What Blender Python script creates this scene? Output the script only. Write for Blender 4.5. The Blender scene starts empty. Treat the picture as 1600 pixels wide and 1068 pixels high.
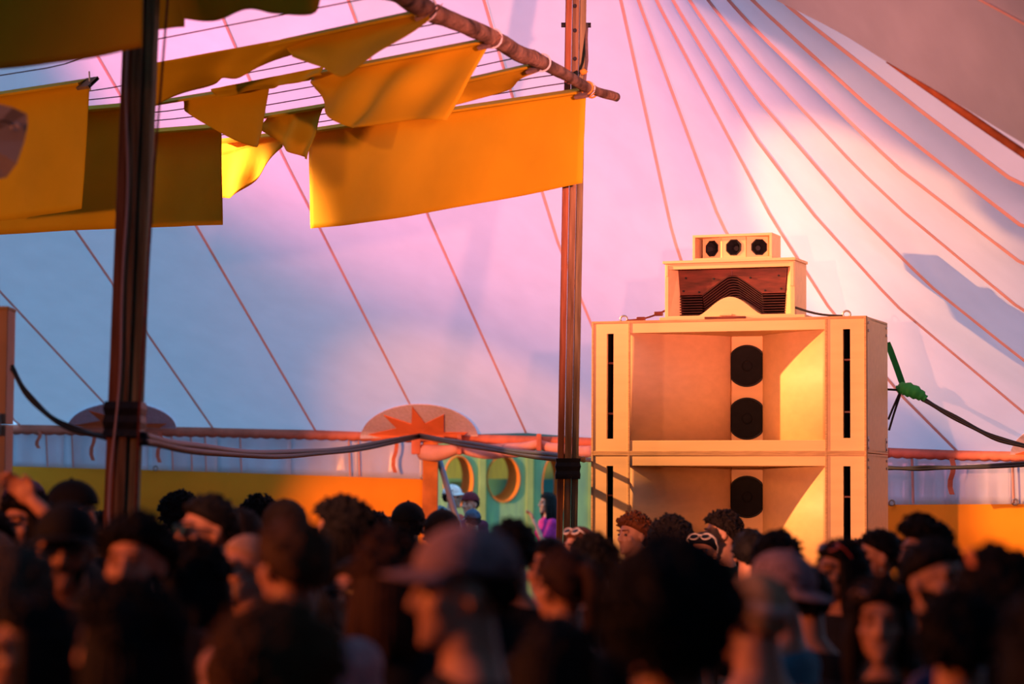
import bpy, bmesh, math, random
import numpy as np
from mathutils import Vector, Matrix, Euler, noise
random.seed(7)
R = math.radians
S = bpy.context.scene
COL = S.collection

# ------------------------------------------------------------------ camera
FPX = 3780.0
CAM = Vector((0, 0, 1.82))
cd = bpy.data.cameras.new('camera'); cam = bpy.data.objects.new('camera', cd); COL.objects.link(cam)
cd.sensor_width = 36.0; cd.lens = 36.0 * FPX / 1600.0
cam.location = CAM
CROT = Matrix.Rotation(R(90 + 3.69), 3, 'X') @ Matrix.Rotation(R(0.37), 3, 'Z')
cam.rotation_euler = CROT.to_euler()
cd.clip_end = 500
cd.dof.use_dof = True; cd.dof.focus_distance = 18.6; cd.dof.aperture_fstop = 1.7
S.camera = cam

# ------------------------------------------------------------------ world, lamps, exposure
w = bpy.data.worlds.new('evening_sky'); S.world = w; w.use_nodes = True
bg = w.node_tree.nodes['Background']
bg.inputs[0].default_value = (0.26, 0.57, 1.0, 1); bg.inputs[1].default_value = 1.35
S.view_settings.view_transform = 'Standard'; S.view_settings.look = 'None'
S.view_settings.gamma = 1.0; S.view_settings.exposure = 0.0
S.view_settings.use_curve_mapping = False

def spot(name, loc, target, energy, color, angle, blend, radius):
    l = bpy.data.lights.new(name, 'SPOT'); o = bpy.data.objects.new(name, l); COL.objects.link(o)
    l.energy = energy; l.color = color; l.spot_size = R(angle); l.spot_blend = blend; l.shadow_soft_size = radius
    o.location = loc
    o.rotation_euler = (Vector(target) - Vector(loc)).to_track_quat('-Z', 'Y').to_euler()
    return o
# warm floodlight hung behind the banners at the left, aimed along the speaker fronts
spot('speaker_floodlight', (-5.5, 19.75, 5.0), (2.0, 18.9, 2.9), 8000, (1.0, 0.41, 0.14), 30, 0.30, 0.06)
# peach floodlight low at the left over the crowd, aimed past the speakers at the canopy beside them
spot('canopy_floodlight', (-3.2, 5.0, 2.6), (5.4, 20.0, 3.4), 8500, (1.0, 0.31, 0.17), 29, 0.8, 0.08)
# added peach fill on the other side, brightens the middle of the canopy
spot('peak_fill', (2.0, 4.0, 3.1), (0.3, 22.5, 5.5), 15000, (1.0, 0.28, 0.25), 23, 1.0, 0.12)
# added warm fill hidden behind the speaker stack, makes a glow on the canopy
spot('stack_fill', (1.7, 20.1, 1.7), (0.9, 22.2, 5.2), 330, (1.0, 0.36, 0.20), 150, 0.8, 0.2)
# unseen warm fill put in to light the low back wall
spot('wall_fill', (-5.2, 20.5, 2.9), (0.6, 27.0, 0.3), 2900, (1.0, 0.27, 0.06), 50, 0.45, 0.1)
# pink fill added low behind the banners to tint the upper canopy
spot('pink_fill', (-5.8, 20.2, 2.6), (-1.0, 21.6, 5.3), 3000, (1.0, 0.20, 0.34), 80, 1.0, 0.25)
# dim warm fill from the left, added to redden faces in the crowd
spot('crowd_fill', (-7.0, 5.0, 3.6), (0.5, 7.2, 1.1), 2000, (1.0, 0.20, 0.045), 90, 0.8, 0.3)
# small warm fill added to lift the banners, slender post and cabinet
spot('banner_fill', (-7.4, 11.0, 2.6), (-1.2, 16.8, 3.8), 900, (1.0, 0.34, 0.09), 66, 0.9, 0.15)
# warm fill added outside to brighten the booth from its left
spot('booth_fill', (-9.0, 33.5, 3.2), (0, 36.4, 1.9), 6000, (1.0, 0.42, 0.12), 50, 0.4, 0.2)

# ------------------------------------------------------------------ pixel helpers (photo frame 1600x1068)
def ray(px, py):
    return CROT @ Vector(((px - 800) / FPX, (534 - py) / FPX, -1.0))
def P(px, py, d):
    r = ray(px, py); return CAM + r * (d / r.y)
def Pz(px, py, z):
    r = ray(px, py); return CAM + r * ((z - CAM.z) / r.z)

# ------------------------------------------------------------------ materials
MATS = {}
def mat(name, color, rough=0.7, spec=0.3, var=0.12, scale=8.0, bump=0.0, bscale=60.0, trans=0.0, metal=0.0, stretch=None, col2=None, sheen=0.0, emit=None):
    if name in MATS: return MATS[name]
    m = bpy.data.materials.new(name); m.use_nodes = True
    nt = m.node_tree; N = nt.nodes; L = nt.links
    b = N['Principled BSDF']; out = N['Material Output']
    b.inputs['Roughness'].default_value = rough
    b.inputs['Specular IOR Level'].default_value = spec
    b.inputs['Metallic'].default_value = metal
    if sheen: b.inputs['Sheen Weight'].default_value = sheen
    tc = N.new('ShaderNodeTexCoord'); mp = N.new('ShaderNodeMapping')
    L.new(tc.outputs['Object'], mp.inputs['Vector'])
    if stretch: mp.inputs['Scale'].default_value = stretch
    nz = N.new('ShaderNodeTexNoise'); nz.inputs['Scale'].default_value = scale; nz.inputs['Detail'].default_value = 5
    L.new(mp.outputs[0], nz.inputs['Vector'])
    rp = N.new('ShaderNodeValToRGB')
    c = Vector(color); c2 = Vector(col2) if col2 else c * (1 - 2.2 * var)
    rp.color_ramp.elements[0].position = 0.3; rp.color_ramp.elements[1].position = 0.7
    rp.color_ramp.elements[0].color = (*c2, 1); rp.color_ramp.elements[1].color = (*[min(1, v * (1 + var)) for v in c], 1)
    L.new(nz.outputs['Fac'], rp.inputs['Fac'])
    L.new(rp.outputs[0], b.inputs['Base Color'])
    if emit:
        b.inputs['Emission Color'].default_value = (*emit[0], 1); b.inputs['Emission Strength'].default_value = emit[1]
    if bump:
        n2 = N.new('ShaderNodeTexNoise'); n2.inputs['Scale'].default_value = bscale; n2.inputs['Detail'].default_value = 3
        L.new(mp.outputs[0], n2.inputs['Vector'])
        bp = N.new('ShaderNodeBump'); bp.inputs['Strength'].default_value = bump; bp.inputs['Distance'].default_value = 0.02
        L.new(n2.outputs['Fac'], bp.inputs['Height']); L.new(bp.outputs[0], b.inputs['Normal'])
    if trans > 0:
        t = N.new('ShaderNodeBsdfTranslucent'); mx = N.new('ShaderNodeMixShader'); mx.inputs[0].default_value = trans
        L.new(rp.outputs[0], t.inputs['Color'])
        L.new(b.outputs[0], mx.inputs[1]); L.new(t.outputs[0], mx.inputs[2]); L.new(mx.outputs[0], out.inputs['Surface'])
    MATS[name] = m
    return m

M_CANVAS = mat('white_tent_canvas', (0.80, 0.78, 0.80), 0.8, 0.1, 0.02, 3.0, 0.06, 14.0, trans=0.42)
M_SEAM = mat('seam_tape', (0.72, 0.44, 0.40), 0.8, 0.1, 0.05, 5.0, trans=0.2)
M_ROPE_BROWN = mat('brown_webbing', (0.17, 0.05, 0.018), 0.8, 0.1, 0.15, 12)
M_WINDOW = mat('clear_pvc_sheet', (0.74, 0.74, 0.80), 0.25, 0.5, 0.05, 2.0, 0.15, 5.0, trans=0.5)
M_VALANCE = mat('red_valance_webbing', (0.62, 0.20, 0.13), 0.75, 0.15, 0.12, 6, trans=0.1)
M_CURTAIN = mat('pink_rolled_canvas', (0.78, 0.42, 0.40), 0.75, 0.15, 0.08, 5, 0.2, 9, trans=0.15)
M_YWALL = mat('orange_yellow_cloth', (0.80, 0.31, 0.018), 0.85, 0.08, 0.05, 1.5, 0.1, 6, trans=0.04)
M_BANNER = mat('yellow_banner_cloth', (0.78, 0.48, 0.014), 0.75, 0.15, 0.05, 2.0, 0.08, 30, trans=0.22)
M_GROUND = mat('trampled_grass', (0.06, 0.055, 0.03), 0.95, 0.1, 0.3, 3, 0.5, 20)
M_DARKWALL = mat('dark_tent_wall', (0.10, 0.09, 0.10), 0.9, 0.05, 0.1, 2)
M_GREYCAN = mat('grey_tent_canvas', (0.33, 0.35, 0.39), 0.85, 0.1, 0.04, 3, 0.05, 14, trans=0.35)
M_PLY = mat('birch_plywood', (0.80, 0.53, 0.26), 0.5, 0.2, 0.03, 3.0, stretch=(0.6, 6, 6))
M_PLYEDGE = mat('plywood_edge', (0.55, 0.33, 0.16), 0.6, 0.2, 0.15, 30, stretch=(0.3, 8, 8))
M_BLACK = mat('black_paint', (0.012, 0.012, 0.014), 0.6, 0.25, 0.1, 5)
M_CONE = mat('speaker_cone', (0.010, 0.010, 0.011), 0.75, 0.1, 0.1, 20)
M_RED = mat('dark_red_stain', (0.13, 0.022, 0.015), 0.4, 0.35, 0.25, 6, stretch=(1, 5, 5))
M_FIN = mat('charcoal_fin', (0.05, 0.014, 0.012), 0.5, 0.2, 0.2, 12)
M_METAL = mat('zinc_metal', (0.45, 0.44, 0.42), 0.35, 0.5, 0.1, 20, metal=0.9)
M_TIMBER = mat('weathered_timber', (0.29, 0.174, 0.087), 0.8, 0.2, 0.25, 5, 0.4, 30, stretch=(8, 8, 0.5))
M_TIMBER2 = mat('olive_timber', (0.29, 0.232, 0.116), 0.8, 0.2, 0.25, 5, 0.4, 30, stretch=(8, 8, 0.5))
M_TIMBER3 = mat('red_timber', (0.392, 0.145, 0.065), 0.75, 0.2, 0.25, 5, 0.4, 30, stretch=(8, 8, 0.5))
M_ORPOST = mat('orange_post', (0.55, 0.18, 0.04), 0.7, 0.2, 0.15, 6)
M_LOG = mat('bark_log', (0.30, 0.17, 0.10), 0.85, 0.15, 0.35, 9, 0.8, 40)
M_TAPE = mat('black_gaffer_tape', (0.008, 0.009, 0.010), 0.5, 0.3, 0.1, 8, 0.3, 30)
M_CABLE = mat('black_cable', (0.010, 0.012, 0.014), 0.5, 0.3, 0.1, 8)
M_WCABLE = mat('white_cable', (0.62, 0.42, 0.36), 0.6, 0.3, 0.05, 8)
M_RROPE = mat('red_brown_rope', (0.20, 0.05, 0.04), 0.8, 0.1, 0.2, 30)
M_CORD = mat('white_cord', (0.75, 0.70, 0.65), 0.7, 0.2, 0.05, 10)
M_WIRE = mat('dark_wire', (0.05, 0.035, 0.05), 0.6, 0.2, 0.1, 10)
M_STRAP = mat('grey_brown_strap', (0.26, 0.17, 0.13), 0.8, 0.1, 0.12, 20)
M_GREEN = mat('green_webbing', (0.015, 0.22, 0.05), 0.7, 0.2, 0.15, 10)
M_ORROPE = mat('orange_cord', (0.85, 0.36, 0.04), 0.7, 0.2, 0.1, 20)
M_STAR = mat('orange_star_patch', (0.66, 0.18, 0.08), 0.8, 0.1, 0.06, 5)
M_PATCH = mat('patch_canvas', (0.70, 0.62, 0.76), 0.8, 0.1, 0.08, 30, trans=0.25)
M_BOOTH = mat('green_booth_board', (0.30, 0.52, 0.20), 0.7, 0.2, 0.12, 3, stretch=(4, 4, 0.7), col2=(0.24, 0.42, 0.22))
M_BOOTH2 = mat('yellow_green_batten', (0.42, 0.52, 0.14), 0.7, 0.2, 0.12, 3)
M_BOOTH3 = mat('teal_board', (0.12, 0.50, 0.48), 0.7, 0.2, 0.12, 2)
M_BOOTHB = mat('dark_teal_board', (0.05, 0.16, 0.15), 0.7, 0.2, 0.12, 2)
M_REVEAL = mat('orange_reveal', (0.85, 0.24, 0.03), 0.7, 0.2, 0.08, 3)
M_STRUT = mat('grey_strut', (0.13, 0.13, 0.17), 0.5, 0.4, 0.06, 5)
M_FLAP = mat('grey_white_canvas', (0.34, 0.33, 0.30), 0.85, 0.1, 0.06, 5, 0.1, 20, trans=0.05)
M_BOARD = mat('salmon_board', (0.62, 0.30, 0.17), 0.6, 0.3, 0.08, 3)

# ------------------------------------------------------------------ mesh helpers
class MB:
    def __init__(s): s.v = []; s.f = []; s.mi = []
    def add(s, vs, fs, mi=0):
        o = len(s.v); s.v += [tuple(v) for v in vs]; s.f += [tuple(i + o for i in f) for f in fs]; s.mi += [mi] * len(fs); return s
    def box(s, c, size, rot=None):
        hx, hy, hz = [q / 2 for q in size]; c = Vector(c)
        vs = [Vector((x, y, z)) for x in (-hx, hx) for y in (-hy, hy) for z in (-hz, hz)]
        if rot is not None: vs = [rot @ v for v in vs]
        return s.add([v + c for v in vs], [(0, 1, 3, 2), (4, 6, 7, 5), (0, 4, 5, 1), (2, 3, 7, 6), (0, 2, 6, 4), (1, 5, 7, 3)])
    def b2(s, lo, hi):
        return s.box([(a + b) / 2 for a, b in zip(lo, hi)], [b - a for a, b in zip(lo, hi)])
    def tube(s, pts, r, seg=8, caps=True):
        pts = [Vector(p) for p in pts]; n = len(pts)
        rs = r if isinstance(r, (list, tuple)) else [r] * n
        vs = []; fs = []; up = None
        for i, p in enumerate(pts):
            t = (pts[min(i + 1, n - 1)] - pts[max(i - 1, 0)]).normalized()
            if up is None: up = t.orthogonal().normalized()
            up = (up - t * up.dot(t)).normalized(); sd = t.cross(up)
            for k in range(seg):
                a = 2 * math.pi * k / seg
                vs.append(p + (up * math.cos(a) + sd * math.sin(a)) * rs[i])
        for i in range(n - 1):
            for k in range(seg):
                k2 = (k + 1) % seg
                fs.append((i * seg + k, i * seg + k2, (i + 1) * seg + k2, (i + 1) * seg + k))
        if caps:
            fs.append(tuple(range(seg - 1, -1, -1))); fs.append(tuple((n - 1) * seg + k for k in range(seg)))
        return s.add(vs, fs)
    def capsule(s, p0, p1, r0, r1, seg=12):
        p0 = Vector(p0); p1 = Vector(p1); t = (p1 - p0).normalized()
        pts = []; rs = []
        for a in (80, 55, 28): pts.append(p0 - t * r0 * math.sin(R(a))); rs.append(r0 * math.cos(R(a)))
        pts += [p0, p1]; rs += [r0, r1]
        for a in (28, 55, 80): pts.append(p1 + t * r1 * math.sin(R(a))); rs.append(r1 * math.cos(R(a)))
        return s.tube(pts, rs, seg)
    def ell(s, c, r, seg=20, rings=12, rot=None):
        vs = []; fs = []; c = Vector(c)
        for i in range(rings + 1):
            th = math.pi * i / rings
            th = min(max(th, 0.06), math.pi - 0.06)
            for k in range(seg):
                a = 2 * math.pi * k / seg
                v = Vector((r[0] * math.sin(th) * math.cos(a), r[1] * math.sin(th) * math.sin(a), r[2] * math.cos(th)))
                if rot is not None: v = rot @ v
                vs.append(c + v)
        for i in range(rings):
            for k in range(seg):
                k2 = (k + 1) % seg
                fs.append((i * seg + k, (i + 1) * seg + k, (i + 1) * seg + k2, i * seg + k2))
        fs.append(tuple(range(seg))); fs.append(tuple(rings * seg + k for k in range(seg - 1, -1, -1)))
        return s.add(vs, fs)
    def loft(s, rings):   # rings: (z, rx, ry, cy)
        seg = 24; vs = []; fs = []
        for z, rx, ry, cy in rings:
            for k in range(seg):
                a = 2 * math.pi * k / seg; vs.append((rx * math.cos(a), cy + ry * math.sin(a), z))
        n = len(rings)
        for i in range(n - 1):
            for k in range(seg):
                k2 = (k + 1) % seg; fs.append((i * seg + k, i * seg + k2, (i + 1) * seg + k2, (i + 1) * seg + k))
        fs.append(tuple(range(seg - 1, -1, -1))); fs.append(tuple((n - 1) * seg + k for k in range(seg)))
        return s.add(vs, fs)
    def grid(s, G):      # rows of points
        n = len(G); m = len(G[0])
        return s.add([p for r in G for p in r], [(i * m + j, i * m + j + 1, (i + 1) * m + j + 1, (i + 1) * m + j) for i in range(n - 1) for j in range(m - 1)])
    def slab(s, poly, ax, t0, t1):   # polygon (2d) extruded along axis ax: 0 x, 1 y, 2 z
        n = len(poly)
        def mk(p, t):
            q = list(p); q.insert(ax, t); return q
        return s.add([mk(p, t0) for p in poly] + [mk(p, t1) for p in poly],
                     [tuple(range(n)), tuple(range(2 * n - 1, n - 1, -1))] + [(i, i + n, (i + 1) % n + n, (i + 1) % n) for i in range(n)])
    def mesh(s, name, m, smooth=False):
        me = bpy.data.meshes.new(name); me.from_pydata(s.v, [], s.f); me.update()
        if m: me.materials.append(m)
        bm = bmesh.new(); bm.from_mesh(me); bmesh.ops.recalc_face_normals(bm, faces=bm.faces[:]); bm.to_mesh(me); bm.free()
        if smooth:
            for p in me.polygons: p.use_smooth = True
        return me
    def build(s, name, m, parent=None, smooth=False, bevel=0.0, solid=0.0):
        o = bpy.data.objects.new(name, s.mesh(name, m, smooth)); COL.objects.link(o)
        if parent: o.parent = parent
        if solid:
            md = o.modifiers.new('thickness', 'SOLIDIFY'); md.thickness = solid; md.offset = 0
        if bevel:
            md = o.modifiers.new('edge', 'BEVEL'); md.width = bevel; md.segments = 2; md.limit_method = 'ANGLE'
        return o
def tag(o, label, cat, group=None, kind=None):
    o['label'] = label
    if cat: o['category'] = cat
    if group: o['group'] = group
    if kind: o['kind'] = kind
    return o
def empty(name, loc=(0, 0, 0), rz=0.0):
    o = bpy.data.objects.new(name, None); COL.objects.link(o); o.location = loc; o.rotation_euler = (0, 0, rz)
    o.empty_display_size = 0.2
    return o
def copyobj(o, parent=None):
    c = o.copy(); COL.objects.link(c); c.parent = parent; return c
def lerp(a, b, t): return a + (b - a) * t
def interp(xs, ys, x): return float(np.interp(x, xs, ys))
def smooth_poly(pts, n):
    pts = [Vector(p) for p in pts]
    P_ = [pts[0] * 2 - pts[1]] + pts + [pts[-1] * 2 - pts[-2]]
    out = []
    m = len(pts) - 1
    for k in range(n + 1):
        t = k / n * m; i = min(int(t), m - 1); f = t - i
        a, b, c, d = P_[i], P_[i + 1], P_[i + 2], P_[i + 3]
        out.append(0.5 * ((2 * b) + (c - a) * f + (2 * a - 5 * b + 4 * c - d) * f * f + (3 * b - a - 3 * c + d) * f ** 3))
    return out

# ================================================================== SETTING
# ground
mb = MB(); n = 40
mb.grid([[(lerp(-30, 30, i / n), lerp(-12, 60, j / n), 0.02 * noise.noise((i * .9, j * .9, 0)) - 0.02) for i in range(n + 1)] for j in range(n + 1)])
tag(mb.build('floor', M_GROUND, smooth=True), 'dark trampled grass ground under the crowd', 'ground', kind='structure')

# canopy -----------------------------------------------------------
YT = -330.0
SEAMS = [
 [(-1150, YT), (35, 667)],
 [(-730, YT), (0, 455), (165, 632), (197, 664)],
 [(-400, YT), (120, 362), (335, 672)],
 [(-90, YT), (305, 350), (495, 676)],
 [(200, YT), (350, 32), (440, 240), (640, 630), (665, 680)],
 [(430, YT), (544, 0), (670, 340), (822, 676)],
 [(655, YT), (756, 0), (785, 100), (872, 380), (1000, 690)],
 [(890, YT), (970, 0), (1051, 367), (1160, 695)],
 [(885, YT), (997, 0), (1125, 346), (1335, 703)],
 [(880, YT), (1025, 0), (1206, 341), (1295, 480), (1409, 618), (1499, 708)],
 [(876, YT), (1051, 0), (1180, 215), (1267, 330), (1397, 474), (1571, 620), (1680, 712)],
 [(872, YT), (1077, 0), (1180, 150), (1336, 330), (1451, 444), (1600, 563), (1830, 710)],
 [(868, YT), (1106, 0), (1180, 92), (1337, 260), (1411, 330), (1600, 487), (2000, 705)],
 [(864, YT), (1138, 0), (1180, 46), (1400, 260), (1600, 414), (2250, 690)],
 [(860, YT), (1180, 5), (1361, 170), (1476, 260), (1600, 356), (2500, 650)],
 [(856, YT), (1248, 24), (1432, 168), (1553, 260), (1600, 295), (2800, 620)],
 [(852, YT), (1320, 10), (1560, 170), (2000, 400), (3100, 600)],
]
EAVE_X = [-700, 0, 340, 650, 1000, 1160, 1500, 1700, 1860, 2050, 2300, 2600, 3200]
EAVE_D = [29.5, 29, 28.2, 27, 24.5, 23, 21.2, 20.2, 19.2, 18.2, 17, 16, 14.5]
EAVE_Y = [667, 667, 672, 680, 690, 695, 708, 712, 712, 705, 690, 650, 610]
def eave_d(x): return interp(EAVE_X, EAVE_D, x)
def top_d(x): return interp([-1200, 0, 880], [19.5, 18.5, 17.6], x)
def seam_xy(s, t):
    y = lerp(YT, s[-1][1], t)
    return interp([p[1] for p in s], [p[0] for p in s], y), y
def seam_pt(i, t):
    s = SEAMS[i]; x, y = seam_xy(s, t)
    d = 1.0 / ((1 - t) / top_d(s[0][0]) + t / eave_d(s[-1][0]))
    d += 0.9 * math.sin(math.pi * t) * (0.35)
    return P(x, y, d)
def canopy_depth(px, py):
    for i in range(len(SEAMS) - 1):
        ta = (py - YT) / (SEAMS[i][-1][1] - YT); tb = (py - YT) / (SEAMS[i + 1][-1][1] - YT)
        if ta > 1.0: ta = 1.0
        if tb > 1.0: tb = 1.0
        xa = seam_xy(SEAMS[i], ta)[0]; xb = seam_xy(SEAMS[i + 1], tb)[0]
        if xa <= px <= xb:
            f = (px - xa) / (xb - xa); return lerp(seam_pt(i, ta).y, seam_pt(i + 1, tb).y, f)
    return eave_d(px)
ceiling = empty('ceiling')
tag(ceiling, 'white canvas tent canopy with seams fanning down from its peak', 'tent canopy', kind='structure')
NT = 36
for i in range(len(SEAMS) - 1):
    G = []
    for k in range(NT + 1):
        t = k / NT; a = seam_pt(i, t); b = seam_pt(i + 1, t); row = []
        for j in range(7):
            f = j / 6; q = a.lerp(b, f)
            q = q + Vector((0, 0.10, 0.08)) * math.sin(math.pi * f) * math.sin(math.pi * min(1, t * 1.2)) * min(1.0, (b - a).length)
            if i >= 9:
                q = q + Vector((0, 1, 0)) * 0.012 * noise.noise((q.x * 6, q.z * 9, i)) * math.sin(math.pi * f)
            row.append(q)
        G.append(row)
    MB().grid(G).build('canopy_panel', M_CANVAS, ceiling, smooth=True)
for i in range(len(SEAMS)):
    G = []
    for k in range(NT + 1):
        q = seam_pt(i, k / NT); q2 = seam_pt(i, min(1, (k + 1) / NT)); q1 = seam_pt(i, max(0, (k - 1) / NT))
        t = (q2 - q1).normalized(); view = (q - CAM).normalized(); sd = t.cross(view).normalized()
        wd = 0.013
        q = q - view * 0.014
        G.append([q - sd * wd, q - view * 0.006, q + sd * wd])
    MB().grid(G).build('seam', M_SEAM, ceiling, smooth=True)

# canopy beyond the ridge, over the crowd and the camera (out of view except its edge at the right)
edge = [(1000, -110, 15.6), (1120, -46, 15.4), (1212, 0, 15.2), (1310, 50, 14.9), (1380, 93, 14.6), (1440, 128, 14.4), (1520, 176, 14.1), (1600, 225, 13.8), (1760, 320, 13.2), (2000, 450, 12.4)]
E = smooth_poly([P(*e) for e in edge], 36)
G = []
for k in range(15):
    f = k / 14
    row = []
    for q in E:
        far = Vector((q.x + 2.3 * f, q.y - 12.5 * f, q.z + 0.55 * f + 0.9 * math.sin(math.pi * f * 0.5)))
        row.append(far)
    G.append(row)
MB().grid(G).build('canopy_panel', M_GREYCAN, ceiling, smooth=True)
def grey_seam(fr):
    G2 = []
    k = fr
    for j, q in enumerate(E):
        f = k
        far = Vector((q.x + 2.3 * f, q.y - 12.5 * f, q.z + 0.55 * f + 0.9 * math.sin(math.pi * f * 0.5) - 0.012))
        G2.append([far + Vector((0, -0.02, -0.01)), far + Vector((0, 0.02, -0.01))])
    MB().grid(G2).build('seam', M_SEAM, ceiling, smooth=True)
grey_seam(0.10); grey_seam(0.22)
# brown webbing along the lower edge of the near canopy
wb = smooth_poly([P(1385, 97, 14.62), P(1430, 126, 14.45), P(1500, 172, 14.2), P(1600, 240, 13.85), P(1760, 345, 13.2), P(1950, 460, 12.6)], 24)
mb = MB(); mb.tube(wb, [0.004 + 0.022 * min(1, k / 10) for k in range(25)], 8); mb.build('edge_webbing', M_ROPE_BROWN, ceiling, smooth=True)
# roof over the crowd
mb = MB()
mb.grid([[(x, y, 7.4 + 0.25 * math.sin(x * .7) - abs(x) * 0.12 - max(0, 6 - y) * 0.05) for x in np.linspace(-9.5, 9.5, 12)] for y in np.linspace(-8, 17.3, 12)])
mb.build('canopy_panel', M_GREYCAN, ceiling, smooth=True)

# walls of the tent outside the frame
def wallstrip(name, a, b, z0, z1, label):
    mb = MB(); mb.grid([[(lerp(a[0], b[0], f), lerp(a[1], b[1], f), z + 0.0) for f in np.linspace(0, 1, 10)] for z in np.linspace(z0, z1, 5)])
    return tag(mb.build(name, M_DARKWALL, solid=0.02), label, 'tent wall', kind='structure')
wallstrip('wall_left', (-9.6, -8), (-9.6, 24), 0, 6.6, 'dark canvas side wall of the tent beyond the left stack')
wallstrip('wall_right', (9.6, -8), (9.6, 14), 0, 6.4, 'dark canvas side wall of the tent past the grey canopy')
wallstrip('wall_front', (-9.6, -8), (9.6, -8), 0, 6.6, 'dark canvas end wall of the tent opposite the speakers')

# back wall: valance, clear sheet and yellow cloth
wall = empty('wall_back')
tag(wall, 'low tent wall of clear sheeting above orange yellow cloth', 'tent wall', kind='structure')
SH_B = ([-700, 20, 340, 660, 920, 1390, 1600, 2100, 2600], [720, 728, 737, 748, 765, 788, 787, 775, 750])
def wallrow(x, y, dd=0.0): return P(x, y, eave_d(x) + dd)
def band(x0, x1, ytop, ybot, name, m, amp=0.0, wl=37.0, dd=0.0, rows=5, floor=False, solid=0.01):
    n = max(6, int((x1 - x0) / 8)); G = []
    for k in range(rows + 1):
        f = k / rows; row = []
        for j in range(n + 1):
            x = lerp(x0, x1, j / n); a = wallrow(x, ytop(x), dd)
            if floor: b = Vector((a.x, a.y, 0.0))
            else: b = wallrow(x, ybot(x), dd)
            q = a.lerp(b, f)
            q.y += amp * (math.sin(x / wl * 2 * math.pi) + 0.5 * math.sin(x / wl * 3.3 + 1)) * (0.3 + f)
            row.append(q)
        G.append(row)
    return MB().grid(G).build(name, m, wall, smooth=True, solid=solid)
ey = lambda x: interp(EAVE_X, EAVE_Y, x)
sb = lambda x: interp(SH_B[0], SH_B[1], x)
edges = [-700, -420, -180, 20, 100, 232, 340, 455, 560, 662]
for a, b in zip(edges[:-1], edges[1:]):
    band(a, b, lambda x: ey(x) + 4, lambda x: sb(x) + 3, 'clear_sheet', M_WINDOW, 0.018, 41, 0.02)
for a, b in [(930, 1150), (1150, 1300), (1300, 1425), (1425, 1582), (1582, 1760), (1760, 2100), (2100, 2600)]:
    band(a, b, lambda x: ey(x) + 4, lambda x: sb(x) + 3, 'clear_sheet', M_WINDOW, 0.02, 33, 0.02)
band(-700, 662, sb, None, 'yellow_cloth', M_YWALL, 0.012, 160, -0.02, 6, True)
band(925, 2600, sb, None, 'yellow_cloth', M_YWALL, 0.012, 190, -0.02, 6, True)
# valance: scalloped webbing hanging from the eave
def valance(x0, x1, hgt):
    n = int((x1 - x0) / 4); r0 = []; r1 = []; r2 = []
    for j in range(n + 1):
        x = lerp(x0, x1, j / n); y = ey(x)
        r0.append(wallrow(x, y - 4, -0.06)); r1.append(wallrow(x, y + hgt * .5, -0.10))
        r2.append(wallrow(x, y + hgt + 2.2 * abs(math.sin(x / 17.0 * math.pi)), -0.07))
    MB().grid([r0, r1, r2]).build('valance', M_VALANCE, wall, smooth=True, solid=0.012)
for a, b in [(-700, 195), (195, 656), (656, 925), (925, 1390), (1390, 1640), (1640, 2600)]: valance(a, b, 9)
# hanging straps on the wall and the panel joints
for x, y0, y1 in [(145, 671, 719), (249, 675, 722), (617, 684, 738), (1487, 716, 772), (60, 672, 700), (1700, 716, 770)]:
    mb = MB(); q = [wallrow(x + 3 * math.sin(k * 1.3), lerp(y0, y1, k / 5), -0.12) for k in range(6)]
    mb.grid([[p + Vector((-.022, 0, 0)), p + Vector((0.022, 0, 0))] for p in q]); mb.build('strap', M_VALANCE, wall, solid=0.008)
for x in (72, 112, 268, 298, 320, 375, 545, 560, 1425, 1582):
    mb = MB(); mb.tube([wallrow(x, ey(x) + 8, -0.03), wallrow(x + 2, sb(x) - 1, -0.03)], 0.012, 6); mb.build('panel_cord', M_SEAM, wall)
for x in (1390, 1583, 240, 658):
    c = wallrow(x + 3, sb(x) - 3, -0.06)
    mb = MB(); mb.tube([c + Vector((0.025 * math.cos(a), 0, 0.025 * math.sin(a))) for a in np.linspace(0, 2 * math.pi, 13)], 0.009, 6, False); mb.build('eyelet_ring', M_METAL, wall, smooth=True)

# star patches sewn on the canopy where it meets the eave
def starpatch(cx, cy, rx, ry, seed):
    base = cy + 3
    pts = [(cx + rx * math.cos(a), base - ry * math.sin(a)) for a in np.linspace(0, math.pi, 28)]
    vs = []; fs = []
    def sp(x, y, o): return P(x, y, canopy_depth(x, min(y, ey(x) - 1)) - o)
    def fan(poly_, o_):   # rings of points that follow the canvas
        return MB().grid([[sp(lerp(cx, x, f), lerp(base - 3, y, f), o_) for x, y in poly_] for f in np.linspace(0.02, 1, 9)])
    mb = fan(pts, .07)
    mb.build('patch', M_PATCH, ceiling, solid=0.01)
    # star rays
    tips = [(180, 0.86, .08), (151, .80, .75), (103, .80, 1.0), (57, .66, 0.95), (18, .76, .6)]
    n = len(tips)
    angs = [168, 143, 112, 68, 30, 10]
    tp = [(-0.87, 0.12), (-0.60, 0.68), (-0.12, 0.92), (0.42, 0.70), (0.82, 0.18)]
    va = [(-0.62, 0.02), (-0.38, 0.30), (-0.13, 0.42), (0.10, 0.44), (0.42, 0.18), (0.70, 0.02)]
    poly = []
    for k in range(5):
        poly.append(va[k]); poly.append(tp[k])
    poly.append(va[5])
    mb = fan([(cx + rx * a, base - ry * b) for a, b in poly], .10)
    mb.build('star', M_STAR, ceiling, solid=0.01)
starpatch(655, 682, 92, 54, 1); starpatch(190, 666, 85, 40, 2); starpatch(1640, 712, 62, 50, 3)

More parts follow.
